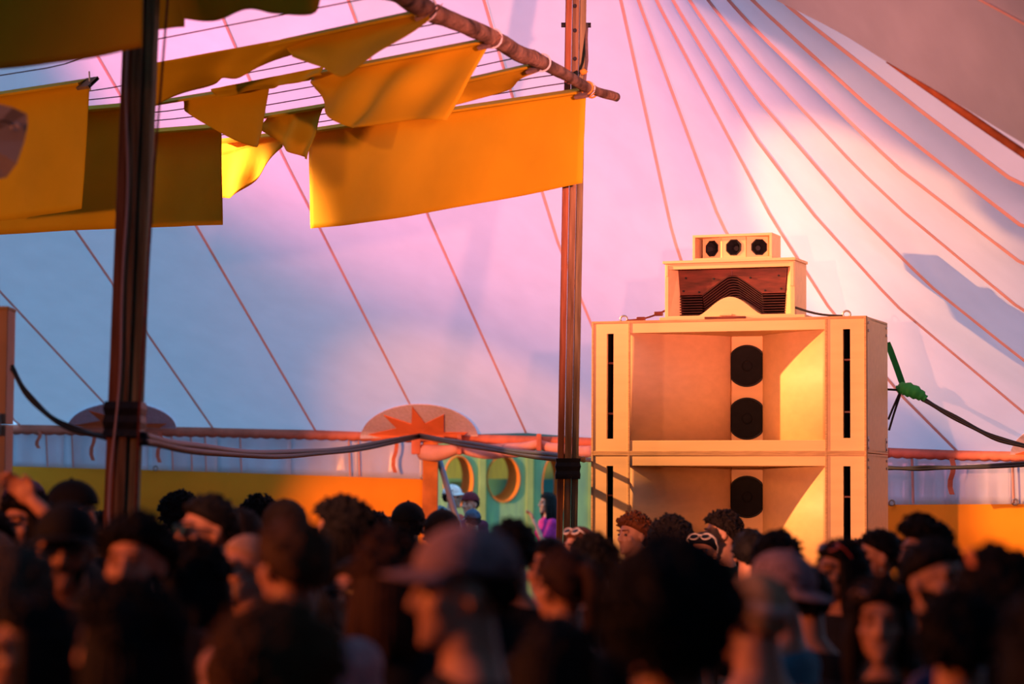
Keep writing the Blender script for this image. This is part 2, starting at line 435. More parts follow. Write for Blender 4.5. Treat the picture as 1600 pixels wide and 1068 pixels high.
# doorway: rolled curtain, post, strut
door = empty('door_1'); tag(door, 'open doorway in the tent wall with rolled pink canvas above', 'doorway', kind='structure')
D0 = 26.6
mb = MB()
for (xa, ya, ta), (xb, yb, tb) in zip([(660, 706, 26), (718, 700, 14), (790, 703, 22), (842, 692, 12), (880, 700, 16)], [(718, 700, 14), (790, 703, 22), (842, 692, 12), (880, 700, 16), (925, 704, 16)]):
    n = 8; pts = [P(lerp(xa, xb, k / n), lerp(ya, yb, k / n) + 4 * math.sin(math.pi * k / n), eave_d(lerp(xa, xb, k / n)) - 0.15) for k in range(n + 1)]
    mm = MB(); mm.tube(pts, [lerp(ta, tb, k / n) / 2 * 26 / FPX * (1 + 0.25 * math.sin(math.pi * k / n)) for k in range(n + 1)], 12); mm.build('rolled_curtain', M_CURTAIN, door, smooth=True)
for x in (718, 842): 
    mm = MB(); q = P(x, 694, eave_d(x) - 0.2); mm.box(q, (0.05, 0.26, 0.22)); mm.build('curtain_tie', M_VALANCE, door, bevel=0.01)
q0 = P(673, 690, 26.8); mm = MB(); mm.box((q0.x, q0.y, q0.z / 2), (0.17, 0.14, q0.z)); mm.build('door_post', M_ORPOST, door, bevel=0.01)
mm = MB(); a = P(681, 700, 27.0); b = P(725, 850, 26.2); mm.tube([a, b], 0.034, 8); mm.build('grey_strut', M_STRUT, door, smooth=True)
mm = MB(); mm.box(P(650, 698, 26.7), (0.10, 0.06, 0.16)); mm.build('junction_box', M_VALANCE, door, bevel=0.01)

# ================================================================== PLAY BOOTH seen through the doorway
BD = 36.0
bo = P(800, 760, BD); booth = empty('wooden_booth', (bo.x, BD, 0))
tag(booth, 'green wooden booth with round orange rimmed openings outside the doorway', 'booth')
def bx(px): return (px - 800) / FPX * BD
def bz(py): return 1.82 + (778 - py) / FPX * BD
def hole_panel(x0, x1, cx, cz, rx, rz, ztop, name='board'):
    n = 32; th = 0.42
    out = []; inn = []
    for k in range(n):
        a = 2 * math.pi * k / n
        c, s_ = math.cos(a), math.sin(a)
        inn.append((cx + rx * c, cz + rz * s_))
        # ray to rectangle border
        t = 1e9
        if c > 1e-6: t = min(t, (x1 - cx) / c)
        if c < -1e-6: t = min(t, (x0 - cx) / c)
        if s_ > 1e-6: t = min(t, (ztop - cz) / s_)
        if s_ < -1e-6: t = min(t, (0.0 - cz) / s_)
        out.append((cx + c * t, cz + s_ * t))
    for X, Z in ((x0, 0.0), (x1, 0.0), (x0, ztop), (x1, ztop)):   # snap the nearest border point to each corner
        k = min(range(n), key=lambda i: (out[i][0] - X) ** 2 + (out[i][1] - Z) ** 2); out[k] = (X, Z)
    vs = [(x, 0, z) for x, z in out] + [(x, 0, z) for x, z in inn] + [(x, 0.08, z) for x, z in out] + [(x, 0.08, z) for x, z in inn]
    fs = []
    for k in range(n):
        j = (k + 1) % n
        fs += [(k, j, n + j, n + k), (2 * n + k, 3 * n + k, 3 * n + j, 2 * n + j), (k, 2 * n + k, 2 * n + j, j)]
    mb = MB(); mb.add(vs, fs); mb.build(name, M_BOOTH, booth)
    # deep orange rim
    g = []
    for dep, sc in ((-0.03, 1.0), (th, 1.0), (th, 1.06), (-0.03, 1.06)):
        g.append([(cx - (0.17 if dep > 0 else 0) + rx * sc * math.cos(2 * math.pi * k / n), dep, cz + (0.07 if dep > 0 else 0) + rz * sc * math.sin(2 * math.pi * k / n)) for k in range(n + 1)])
    g.append(g[0]); MB().grid(g).build('round_rim', M_REVEAL, booth, smooth=False)
zt = bz(690)
hole_panel(bx(662), bx(748), bx(717), bz(752), 0.21, 0.36, zt)
hole_panel(bx(760), bx(822), bx(787), bz(748), 0.235, 0.33, zt)
hole_panel(bx(834), bx(920), bx(866), bz(762), 0.17, 0.45, zt)
hole_panel(bx(560), bx(652), bx(610), bz(752), 0.25, 0.36, zt)
for x0, x1 in ((652, 662), (748, 760), (822, 834), (920, 935)):
    mb = MB(); mb.b2((bx(x0), -0.06, 0), (bx(x1), 0.12, zt + 0.1)); mb.build('batten', M_BOOTH2, booth, bevel=0.01)
mb = MB(); mb.b2((bx(540), 1.55, 0), (bx(950), 1.6, zt + .4)); mb.build('rear_board', M_BOOTH, booth)
mb = MB(); mb.b2((bx(540), 1.30, 0), (bx(950), 1.36, bz(747))); mb.build('counter_front', M_BOOTH3, booth)
mb = MB(); mb.b2((bx(700), 1.22, bz(800)), (bx(738), 1.28, bz(752))); mb.build('dark_shelf', M_BOOTHB, booth)
mb = MB(); mb.b2((bx(540), -0.1, zt + .06), (bx(950), 1.7, zt + .16)); mb.build('top_board', M_BOOTHB, booth)

# ================================================================== TIMBER POSTS, LOG, CABLES
ZH = 4.6
def post(label, ax, ay, bxp, byp, d, wid, mats, tape):
    A = P(ax, ay, d); B = P(bxp, byp, d); dr = (A - B).normalized()
    base = B + dr * (-B.z / dr.z); top = A
    o = empty('timber_post', base); tag(o, label, 'post', 'timber posts carrying the log')
    def at(z): return (dr / dr.z) * z
    ww = wid / 3
    for k, (m, dy, dw) in enumerate(zip(mats, (0.0, -0.018, 0.008), (-0.006, -0.004, -0.006))):
        x = (k - 1) * ww; n = 2
        vs = []
        for z in (0.0, 5.75):
            c = at(z)
            for sx, sy in ((-1, -1), (1, -1), (1, 1), (-1, 1)):
                vs.append((c.x + x + sx * (ww / 2 + dw / 2), c.y + dy + sy * 0.075, c.z))
        mb = MB(); mb.add(vs, [(0, 1, 2, 3), (4, 7, 6, 5), (0, 4, 5, 1), (1, 5, 6, 2), (2, 6, 7, 3), (3, 7, 4, 0)]); mb.build('plank', m, o, bevel=0.006)
    z0, z1 = [P(0.5 * (ax + bxp), t, d).z for t in (tape[1], tape[0])]
    ring = []
    for z in np.linspace(z0, z1, 6):
        c = at(z); j = 0.004 * math.sin(z * 90)
        ring.append([(c.x + sx * (wid / 2 + .008 + j), c.y - 0.01 + sy * (0.10 + j), c.z) for sx, sy in ((-1, -1), (1, -1), (1, 1), (-1, 1), (-1, -1))])
    MB().grid(ring).build('tape_wrap', M_TAPE, o, solid=0.004)
    return o, at, base
pl, atl, bl = post('thick dark timber post with a white cable running down it', 222, 0, 190, 800, 12.2, 0.165, (M_TIMBER3, M_TIMBER, M_TIMBER2), (628, 682))
pr, atr, br = post('slender timber post beside the speaker stack, holding the log', 900, 0, 886, 800, 16.93, 0.151, (M_TIMBER3, M_TIMBER, M_TIMBER2), (716, 748))
# white cable on the thick post
pts = []
for z in np.linspace(0.4, 5.6, 60):
    c = atl(z); pts.append((c.x - 0.028 + 0.012 * math.sin(z * 2.7) + 0.008 * math.sin(z * 6), c.y - 0.112, z))
MB().tube(pts, 0.0075, 6).build('cable', M_WCABLE, pl, smooth=True)['label'] = 'white cable'
# bolts and rope on the slender post
for py, sx in ((40, -1), (40, 1), (14, 0), (52, 0), (96, 0)):
    q = P(900, py, 16.93) - br; mb = MB()
    if sx: mb.tube([q + Vector((sx * 0.07, -0.02, 0)), q + Vector((sx * 0.105, -0.02, 0))], 0.018, 8)
    else: mb.tube([q + Vector((-0.01, -0.085, 0)), q + Vector((-0.01, -0.115, 0))], 0.014, 8)
    mb.build('bolt', M_BLACK, pr)
MB().tube([P(x, y, d_) - br for x, y, d_ in ((917, 38, 16.90), (916, 60, 16.84), (917, 95, 16.66), (914, 120, 16.47), (913, 136, 16.38))], 0.011, 6).build('rope', M_STRAP, pr, smooth=True)
mb = MB(); mb.tube([P(x, y, 16.50) - br for x, y in ((907, 114), (912, 112), (916, 115))], [0.02, 0.026, 0.02], 8); mb.build('rope_knot', M_ORROPE, pr, smooth=True)

# log lying from the slender post to the thick one
L0 = Pz(966, 153, ZH); L1 = Pz(605, 0, ZH + 0.06)
lp = [(963, 152), (920, 138), (880, 115), (835, 92), (812, 84), (770, 60), (720, 38), (672, 18), (640, 0), (605, -18)]
LOGP = [Pz(x, y, ZH + 0.01) for x, y in lp]
pe = bl + atl(ZH + 0.01) + Vector((0.10, -0.13, 0))
LOGP += [LOGP[-1].lerp(pe, .5), pe + (pe - LOGP[-1]).normalized() * 0.35]
lr = [0.031, 0.035, 0.038, 0.050, 0.054, 0.049, 0.054, 0.058, 0.061, 0.064, 0.07, 0.075]
c = smooth_poly(LOGP, 110); n = len(c); rr = [interp(np.linspace(0, 1, len(lr)), lr, k / (n - 1)) for k in range(n)]
logo = empty('log', LOGP[1]); tag(logo, 'knotty bare log lashed between the two timber posts', 'log')
mb = MB(); seg = 16; vs = []; up = Vector((0, 0, 1)); base = LOGP[1]
LOGC, LOGR = c, rr
for k, q in enumerate(c):
    t = (c[min(k + 1, n - 1)] - c[max(k - 1, 0)]).normalized(); sd = t.cross(up).normalized(); u2 = sd.cross(t)
    for j in range(seg):
        a = 2 * math.pi * j / seg
        r = rr[k] * (1 + 0.16 * noise.noise((k * .22, math.cos(a) * 1.2, math.sin(a) * 1.2)) + 0.10 * noise.noise((k * .07, 5 + math.cos(a), math.sin(a))))
        vs.append(q - base + (u2 * math.cos(a) + sd * math.sin(a)) * r)
fs = [(i * seg + j, i * seg + (j + 1) % seg, (i + 1) * seg + (j + 1) % seg, (i + 1) * seg + j) for i in range(n - 1) for j in range(seg)]
fs += [tuple(range(seg)), tuple((n - 1) * seg + j for j in range(seg))]
mb.add(vs, fs); mb.build('trunk', M_LOG, logo, smooth=True)
for x, y, dx, dy in ((682, 14, 6, -8), (832, 86, 2, -9), (665, 30, -6, 4), (740, 44, 3, -5)):
    a = Pz(x, y + 4, ZH + .01); b = a + Vector((dx, 0, -dy)) * 0.006
    MB().tube([a - base, b - base], [0.008, 0.002], 6).build('twig', M_LOG, logo)
for x, y in ((917, 137), (921, 140), (925, 143)):
    q = Pz(x, y, ZH + .01) - base
    t = (LOGP[0] - LOGP[2]).normalized(); sd = t.cross(up).normalized(); u2 = sd.cross(t)
    MB().tube([q + (u2 * math.cos(a) + sd * math.sin(a)) * 0.042 for a in np.linspace(0, 2 * math.pi, 15)], 0.007, 6, False).build('lashing', M_ORROPE, logo, smooth=True)

# strung wires: level lines between the banner rows, each tied to the log
ROWS = [[(672, 18), (606, 31), (232, 100), (140, 128), (-60, 158)], [(768, 64), (488, 118), (244, 163), (200, 166), (-60, 188)],
        [(843, 102), (690, 137), (346, 194), (190, 208), (-60, 226)], [(916, 142), (483, 206), (345, 222), (190, 238), (-60, 258)]]
def row_pts(r, n=24):
    w_ = [Pz(x, y, ZH) for x, y in r]; ln = [0]
    for p, q in zip(w_[:-1], w_[1:]): ln.append(ln[-1] + (q - p).length)
    return [Vector([interp(ln, [p[k] for p in w_], ln[-1] * f) for k in range(3)]) for f in np.linspace(0, 1, n)]
RW = [row_pts(r) for r in ROWS]
for i, f in ((0, -0.45), (0, 0.36), (0, 0.68), (1, 0.36), (1, 0.68), (2, 0.36), (2, 0.68)):
    pts = [p.lerp(q, f) + Vector((0, 0, 0.012)) for p, q in zip(RW[i], RW[i + 1])]
    if f < 0: pts = [p + (RW[0][12] - RW[1][12]) * -f + Vector((0, 0, 0.012)) for p in RW[0]]
    k = min(range(len(LOGC)), key=lambda n_: (LOGC[n_] - pts[0]).length)
    o = MB().tube([LOGC[k].copy()] + pts[1:], 0.0042, 5).build('wire', M_WIRE)
    tag(o, 'thin dark wire strung level from the log between the yellow banners', 'wire', 'wires strung from the log')

# ------------------------------------------------------------------ banners
def banner(label, A, B, bottom, fold=0.03, nf=5, hem=True, tabA=False, tabB=False, z=ZH, zb=None, seed=1, dark=False, nu=48, nv=18, hemw=0.11, hemA=None, hemB=None):
    a = Pz(A[0], A[1], z); b = Pz(B[0], B[1], z)
    o = empty('cloth_banner', a.lerp(b, .5)); tag(o, label, 'banner', 'yellow banners hung along the log')
    base = o.location.copy()
    t = (b - a).normalized(); nrm = Vector((-t.y, t.x, 0)).normalized()
    if nrm.y > 0: nrm = -nrm
    bp = smooth_poly([Vector((p[0], p[1], p[2] if len(p) > 2 else 0)) for p in bottom], nu)
    G = []
    for i in range(nv + 1):
        v = i / nv; row = []
        for j in range(nu + 1):
            u = j / nu; tp = a.lerp(b, u); q = bp[j]
            bt = P(q.x, q.y, tp.y + q.z)
            w_ = tp.lerp(bt, v)
            am = fold * (v ** 0.7) * (0.35 + 0.65 * (1 - 0.3 * v))
            w_ += nrm * am * (math.sin(u * nf * 6.28 + seed + v * 1.2) + 0.6 * noise.noise((u * nf * 1.7, v * 2.0, seed * 3.1)) * 2)
            row.append(w_ - base)
        G.append(row)
    MB().grid(G).build('cloth', M_BANNER, o, smooth=True, solid=0.003)
    if hem:
        # flat sleeve seen from below
        tilt = (nrm * 0.9 + Vector((0, 0, -0.42))).normalized()
        G = []
        th = nrm.cross(t) * 0
        n1 = tilt.cross(t).normalized() * 0.008
        ha = Pz(hemA[0], hemA[1], z) if hemA else a; hb_ = Pz(hemB[0], hemB[1], z) if hemB else b
        for f in np.linspace(0, 1, 12):
            p = ha.lerp(hb_, f) - base + Vector((0, 0, 0.02))
            G.append([p - n1, p + tilt * hemw - n1, p + tilt * hemw + n1, p + n1, p - n1])
        MB().grid(G).build('hem', M_BANNER, o, bevel=0)
    for flag, p, dd in ((tabA, a, -t), (tabB, b, t)):
        if flag:
            tilt = (nrm * 0.75 + Vector((0, 0, -0.66))).normalized()
            n1 = tilt.cross(t).normalized() * 0.011
            g = []
            for f in (-0.03, 0.09): 
                pp = p - base + dd * f + Vector((0, 0, 0.02))
                g.append([pp - n1, pp + tilt * (hemw + .006) - n1, pp + tilt * (hemw + .006) + n1, pp + n1, pp - n1])
            MB().grid(g).build('strap', M_STRAP, o)
            q = p - base + dd * 0.085 + Vector((0, -0.06, 0.03))
            k = min(range(len(LOGC)), key=lambda n_: (LOGC[n_] - (p + dd * .06)).length)
            if (LOGC[k] - p).length < 0.4:
                tl = (LOGC[min(k + 1, len(LOGC) - 1)] - LOGC[max(k - 1, 0)]).normalized(); sd = tl.cross(Vector((0, 0, 1))).normalized(); u2 = sd.cross(tl); rc = LOGR[k] * 1.10 + .005
                MB().tube([LOGC[k] - base + (u2 * math.cos(an) + sd * math.sin(an)) * rc for an in np.linspace(0, 2 * math.pi, 19)], 0.006, 6, False).build('cord', M_CORD, o, smooth=True)
            else:
                q = p - base + dd * 0.05 + nrm * .05
                MB().tube([q + Vector((0, 0, .06)), q + Vector((0.01, 0, -.07))], 0.006, 6).build('cord', M_CORD, o)
    return o
banner('long flat yellow banner whose end meets the slender post', (483, 206), (916, 142), [(487, 357), (560, 349), (640, 337), (780, 312), (912, 286)], 0.016, 3, tabB=True, seed=1)
banner('small orange swag of cloth drooping beside the flat banners', (345, 222), (445, 208), [(347, 309), (366, 306), (402, 276), (440, 229)], 0.02, 2, seed=2, hemB=(481, 206))
banner('square yellow banner hanging behind the thick post, right of its edge', (190, 210), (346, 198), [(190, 358), (270, 354), (347, 351)], 0.012, 2, seed=3)
banner('wide yellow banner hanging lowest, passing behind the thick post', (-60, 188), (200, 166), [(-60, 371), (60, 363), (200, 356)], 0.012, 2, seed=4)
banner('dark amber banner hung in front of the lowest wide banner', (-60, 158), (140, 128), [(-60, 350), (40, 340), (128, 326)], 0.012, 2, seed=5, tabB=True)
banner('slanted yellow pennant tapering to a low corner', (286, 156), (421, 134), [(292, 174), (345, 208), (392, 228), (405, 229)], 0.016, 2, seed=6, hemA=(244, 163), hemB=(500, 121))
banner('crumpled yellow pennant with hanging folds and pointed tip', (419, 180), (507, 165), [(413, 203), (445, 232), (468, 243), (488, 250)], 0.045, 2, seed=7, hemA=(348, 194), hemB=(688, 137))
banner('broad wind-blown yellow banner with a loose fluttering corner', (488, 118), (768, 64), [(492, 138), (512, 175), (535, 196), (570, 199), (640, 186), (702, 189)], 0.045, 3, tabB=True, seed=8)
banner('narrow yellow banner blown flat behind the broad fluttering one', (692, 136), (843, 102), [(700, 166), (775, 148), (805, 132), (836, 112)], 0.02, 2, tabB=True, seed=9)
banner('long rippled yellow banner blown up above its line', (232, 100), (606, 31), [(x_, y_, 0.32) for x_, y_ in ((232, 168), (300, 142), (350, 124), (372, 120), (445, 90), (520, 62), (606, 40))], 0.03, 4, hem=False, seed=10)
banner('yellow banner with a pale triangular flap under the rippled one', (440, 68), (672, 18), [(x_, y_, -0.22) for x_, y_ in ((455, 88), (500, 104), (538, 119), (600, 78), (668, 30))], 0.02, 2, tabB=True, seed=11)
banner('twisted narrow strip of yellow cloth under the rippled banner', (330, 139), (505, 104), [(342, 152), (400, 140), (450, 132), (505, 118)], 0.03, 3, hem=False, seed=14)
banner('olive banner with a wavy lower edge near the top of the thick post', (262, -62), (520, -95), [(288, 30), (318, 33), (352, 29), (388, 14), (430, 22), (482, 23), (503, 0)], 0.02, 3, seed=12)
banner('short amber banner edge showing just behind the thick post top', (180, -60), (290, -76), [(180, 56), (250, 46), (288, 42)], 0.006, 2, seed=15, z=ZH + 0.05)
banner('large dark amber banner hung closest, overlapping the thick post', (-120, -125), (224, -155), [(-120, 116), (30, 105), (120, 93), (224, 74)], 0.012, 2, seed=13)
# canvas flap with eyelet at the left edge
fl = empty('canvas_flap', P(-20, 200, 10.5)); tag(fl, 'grey white canvas corner with a metal eyelet', 'canvas flap'); base = fl.location.copy()
mb = MB(); pts = [(-60, 150), (0, 163), (20, 168), (42, 178), (43, 195), (38, 220), (26, 255), (10, 277), (-60, 290)]
vs = [P(x, y, 10.5 + 0.02 * math.sin(x * .2)) - base for x, y in pts]
mb.add([P(-30, 220, 10.5) - base] + vs, [(0, k + 1, k + 2) for k in range(len(vs) - 1)]); mb.build('canvas', M_FLAP, fl, solid=0.006)
q = P(24, 198, 10.46) - base; MB().tube([q + Vector((0.015 * math.cos(a), 0, 0.015 * math.sin(a))) for a in np.linspace(0, 2 * math.pi, 14)], 0.005, 6, False).build('eyelet', M_METAL, fl, smooth=True)
MB().tube([P(x, y, 10.44) - base for x, y in ((-10, 187), (12, 190), (20, 196))], 0.003, 5).build('cord', M_CABLE, fl)
# thin rope beside the thick post
o = MB().tube([P(x, y, 11.7) for x, y in ((266, -80), (262, 0), (251, 140), (241, 260), (236, 350), (228, 470), (218, 640), (212, 800))], 0.0065, 6).build('rope', M_RROPE, smooth=True)
tag(o, 'thin red brown rope hanging beside the thick post', 'rope')

# heavy black cables
def cable(label, pts, r, strands=2):
    pp = smooth_poly([P(*p) for p in pts], 12 * (len(pts) - 1))
    o = empty('cable', pp[0]); tag(o, label, 'cable', None); base = pp[0]
    for k in range(strands):
        off = Vector((0, 0.012 * k, 0.55 * r * (k * 2 - (strands - 1))))
        MB().tube([q - base + off + Vector((0, 0, 0.004 * math.sin(i * .35 + 2 * k))) for i, q in enumerate(pp)], r, 8).build('strand', M_CABLE, o, smooth=True)
    return o
cable('black cable sagging from the salmon cabinet to the thick post', [(18, 574, 12.9), (40, 612, 12.8), (75, 648, 12.6), (120, 672, 12.5), (168, 682, 12.3)], 0.011)
cable('black cable drooping from the thick post up to the star patch', [(222, 685, 12.1), (290, 698, 14), (380, 708, 17), (470, 708, 20), (560, 699, 23), (655, 681, 26.2)], 0.022)
cable('black cable running from the star patch to the slender post', [(655, 681, 26.2), (720, 692, 23), (790, 704, 20), (870, 714, 17.3), (884, 716, 16.95)], 0.020)
cable('black cable passing between the slender post and the speaker stack', [(900, 716, 16.95), (912, 717, 17.6), (918, 718, 20.3), (1000, 720, 21.6), (1180, 724, 21.4)], 0.014)
cable('straight black cable along the clear sheet past the speakers', [(1380, 731, 20.8), (1430, 731, 20.6), (1490, 730, 20.4), (1620, 724, 19.6), (1750, 718, 18.8)], 0.013)
cable('black cable running down from the green webbing knot', [(1440, 622, 19.4), (1480, 645, 19.3), (1530, 672, 19.2), (1575, 690, 19.1), (1640, 704, 19.0)], 0.014)
gw = empty('webbing_knot', P(1420, 610, 19.4)); tag(gw, 'green webbing sling knotted round a cable beside the speakers', 'webbing'); base = gw.location.copy()
mm = MB(); q = [P(x, y, 19.5) - base for x, y in ((1386, 536), (1390, 545), (1400, 572), (1411, 603))]
mm.grid([[p + Vector((-.024, 0, 0)), p + Vector((.024, 0, 0.012))] for p in q]); mm.build('sling', M_GREEN, gw, solid=0.012)
mm = MB(); q = smooth_poly([P(x, y, 19.4) - base for x, y in ((1402, 610), (1410, 607), (1424, 610), (1438, 617), (1446, 623))], 16)
mm.tube(q, [0.03 + 0.028 * math.sin(math.pi * min(1, k / 15)) + 0.006 * math.sin(k * 2.1) for k in range(17)], 10); mm.build('knot', M_GREEN, gw, smooth=True)
for pts in ([(1386, 608), (1402, 609)], [(1407, 615), (1397, 645), (1389, 672)], [(1405, 615), (1394, 640), (1388, 655)]):
    MB().tube([P(x, y, 19.4) - base for x, y in pts], 0.009, 6).build('cord', M_CABLE, gw)

# ================================================================== SPEAKER STACK
SPK = Vector((1.674, 18.865, 0)); SROT = R(-21.3)
ZTOP = 3.23; CH = 1.05; CW = 2.225; CDP = 0.74
def cabinet(z, label):
    o = empty('bass_cabinet', (SPK.x, SPK.y, z), SROT); tag(o, label, 'speaker', 'plywood bass cabinets in the stack')
    hw = CW / 2; cw = 0.31; rail = 0.10; T = 0.03
    def pb(name, lo, hi, m=M_PLY, bev=0.004):
        mb = MB(); mb.b2(lo, hi); return mb.build(name, m, o, bevel=bev)
    # carcass
    pb('side_panel', (-hw, T, 0.012), (-hw + T, CDP, CH - 0.012)); pb('side_panel', (hw - T, T, 0.012), (hw, CDP, CH - 0.012))
    pb('top_panel', (-hw, 0.004, CH - T), (hw, CDP, CH - 0.003)); pb('bottom_panel', (-hw, 0.004, 0.003), (hw, CDP, T)); pb('back_panel', (-hw + T, CDP - T, T), (hw - T, CDP, CH - T))
    # edge trim strips (visible ply edges)
    for x in (-hw, hw - 0.018, -hw + cw - 0.004, hw - cw - 0.014):
        pb('edge_strip', (x, -0.006, 0.0), (x + 0.018, T, CH), M_PLYEDGE, 0.002)
    for z0 in (0.0, CH - 0.018):
        pb('edge_strip', (-hw, -0.0055, z0), (hw, 0.02, z0 + 0.018), M_PLYEDGE, 0.002)
    # slotted columns
    for s_ in (-1, 1):
        c = s_ * (hw - cw / 2); x0 = c - cw / 2; x1 = c + cw / 2; sx0, sx1 = c - 0.028, c + 0.028
        sx0 -= 0.0; z0, z1 = 0.115, CH - 0.10
        n = 0
        vs = [(x0, 0, 0), (x1, 0, 0), (x1, 0, CH), (x0, 0, CH), (sx0, 0, z0), (sx1, 0, z0), (sx1, 0, z1), (sx0, 0, z1)]
        vs += [(x, T, zz) for x, _, zz in vs]
        fs = [(0, 1, 5, 4), (1, 2, 6, 5), (2, 3, 7, 6), (3, 0, 4, 7)]
        fs += [tuple(i + 8 for i in f) for f in fs] + [(4, 5, 13, 12), (5, 6, 14, 13), (6, 7, 15, 14), (7, 4, 12, 15), (0, 1, 9, 8), (1, 2, 10, 9), (2, 3, 11, 10), (3, 0, 8, 11)]
        mb = MB(); mb.add(vs, fs); mb.build('column_panel', M_PLY, o)
        pb('port_recess', (sx0 - 0.03, 0.20, z0 - .03), (sx1 + 0.03, 0.22, z1 + .03), M_BLACK)
        for xx in (sx0 - 0.03, sx1 + 0.005): pb('port_liner', (xx, T, z0 - .03), (xx + 0.025, 0.2, z1 + .03), M_BLACK, 0)
        for f in (0.24, 0.72): pb('port_brace', (sx0, 0.03, lerp(z0, z1, f) - .009), (sx1, 0.19, lerp(z0, z1, f) + .009), M_RED)
    mx = hw - cw - 0.0
    pb('rail', (-mx, 0.0, CH - rail), (mx, T, CH)); pb('rail', (-mx, 0.0, 0), (mx, T, rail))
    pb('horn_roof', (-mx, T, CH - rail), (mx, CDP - T, CH - rail + 0.018)); pb('horn_floor', (-mx, T, rail - 0.018), (mx, CDP - T, rail))
    HD = 0.60; bw = 0.137
    for s_ in (-1, 1):
        g = []
        for k in range(25):
            s2 = k / 24; x = bw + (mx - bw) * s2 ** 1.45; y = HD + 0.0 - (HD - 0.004) * s2
            g.append([(s_ * x, y, rail - 0.004), (s_ * x, y, CH - rail + 0.004)])
        MB().grid(g).build('horn_wall', M_PLY, o, smooth=True, solid=0.015)
    pb('baffle', (-bw - 0.01, HD, rail - 0.004), (bw + 0.01, HD + 0.03, CH - rail + 0.004))
    for zc in (0.712, 0.288):
        rd = 0.170; n = 40
        def clip(r, y, f=1.0):
            return [(max(-bw + .006, min(bw - .006, r * math.cos(2 * math.pi * k / n))), y, zc + r * math.sin(2 * math.pi * k / n)) for k in range(n + 1)]
        drv = MB().grid([clip(rd, HD - 0.001), clip(rd, HD - 0.014), clip(rd * .93, HD - 0.016), clip(rd * .88, HD - 0.008)]).build('driver', M_BLACK, o, smooth=False)
        MB().grid([clip(rd * .88, HD - 0.010), clip(rd * .6, HD - 0.006), clip(rd * .35, HD - 0.004), clip(0.001, HD - 0.003)]).build('cone', M_CONE, drv, smooth=True)
        mb = MB(); mb.ell((0, HD - 0.004, zc), (0.045, 0.014, 0.045), 16, 8); mb.build('dust_cap', M_CONE, drv, smooth=True)
    # latches on the visible side and hardware
    for y in (0.05, CDP - 0.06):
        for zz in (0.04, 0.10, CH - 0.05, CH - 0.11):
            mb = MB(); mb.tube([(hw - 0.002, y, zz), (hw + 0.010, y, zz)], 0.011, 8); mb.build('bolt', M_METAL, o)
    for y in (0.05, CDP - 0.06):
        pb('corner_plate', (hw - 0.001, y - 0.02, 0.02), (hw + 0.004, y + 0.02, 0.13), M_METAL)
    return o
cabinet(ZTOP - CH, 'upper pale plywood bass cabinet carrying the red horn box')
cabinet(ZTOP - 2 * CH, 'lower pale plywood bass cabinet with heads of the crowd before it')
zr = ZTOP - 2 * CH
rs = empty('stage_riser', (SPK.x, SPK.y, 0), SROT); tag(rs, 'black riser under the plywood speaker stack', 'riser')
mb = MB(); mb.b2((-1.25, -0.05, zr - 0.06), (1.25, 0.85, zr)); mb.build('deck', M_BLACK, rs, bevel=0.005)
for x in (-1.18, 1.18):
    for y in (0.02, 0.78):
        mb = MB(); mb.b2((x - .03, y - .03, 0), (x + .03, y + .03, zr - 0.06)); mb.build('leg', M_METAL, rs)
mb = MB(); mb.b2((-1.22, -0.02, 0.02), (1.22, -0.01, zr - 0.06)); mb.build('skirt', M_BLACK, rs)

# horn box ---------------------------------------------------------
HW = 0.53; HH = 0.455; HDp = 0.36
def sloc(lx, ly): return SPK + Matrix.Rotation(SROT, 3, 'Z') @ Vector((lx, ly, 0))
q = sloc(-0.005, 0.10)
hb = empty('horn_box', (q.x, q.y, ZTOP - 0.003), SROT); tag(hb, 'plywood box with a dark red louvred horn inside', 'speaker')
def hbp(name, lo, hi, m=M_PLY, bev=0.003, par=None):
    mb = MB(); mb.b2(lo, hi); return mb.build(name, m, par or hb, bevel=bev)
hbp('base_board', (-HW - 0.02, -0.08, 0), (HW + 0.10, HDp, 0.026)); 
hbp('side_panel', (-HW, 0, 0.026), (-HW + 0.03, HDp, HH)); hbp('side_panel', (HW - 0.03, 0, 0.026), (HW, HDp, HH))
hbp('top_panel', (-HW - 0.012, -0.03, HH), (HW + 0.012, HDp, HH + 0.022)); hbp('top_rail', (-HW + .03, 0, HH - 0.045), (HW - .03, 0.03, HH))
hbp('back_panel', (-HW + .03, HDp - 0.02, 0.026), (HW - .03, HDp, HH), M_RED); hbp('inner_floor', (-HW + .03, 0.0, 0.026), (HW - .03, HDp - .02, 0.04))
for s_ in (-1, 1):
    mb = MB(); mb.add([(s_ * (HW - .03), 0.01, .04), (s_ * (HW - .03), .01, HH - .045), (s_ * (HW - .075), .10, HH - .045), (s_ * (HW - .105), .10, .04)], [(0, 1, 2, 3)]); mb.build('inner_cheek', M_PLY, hb, solid=0.012)
zb0, zb1 = 0.04, HH - 0.045
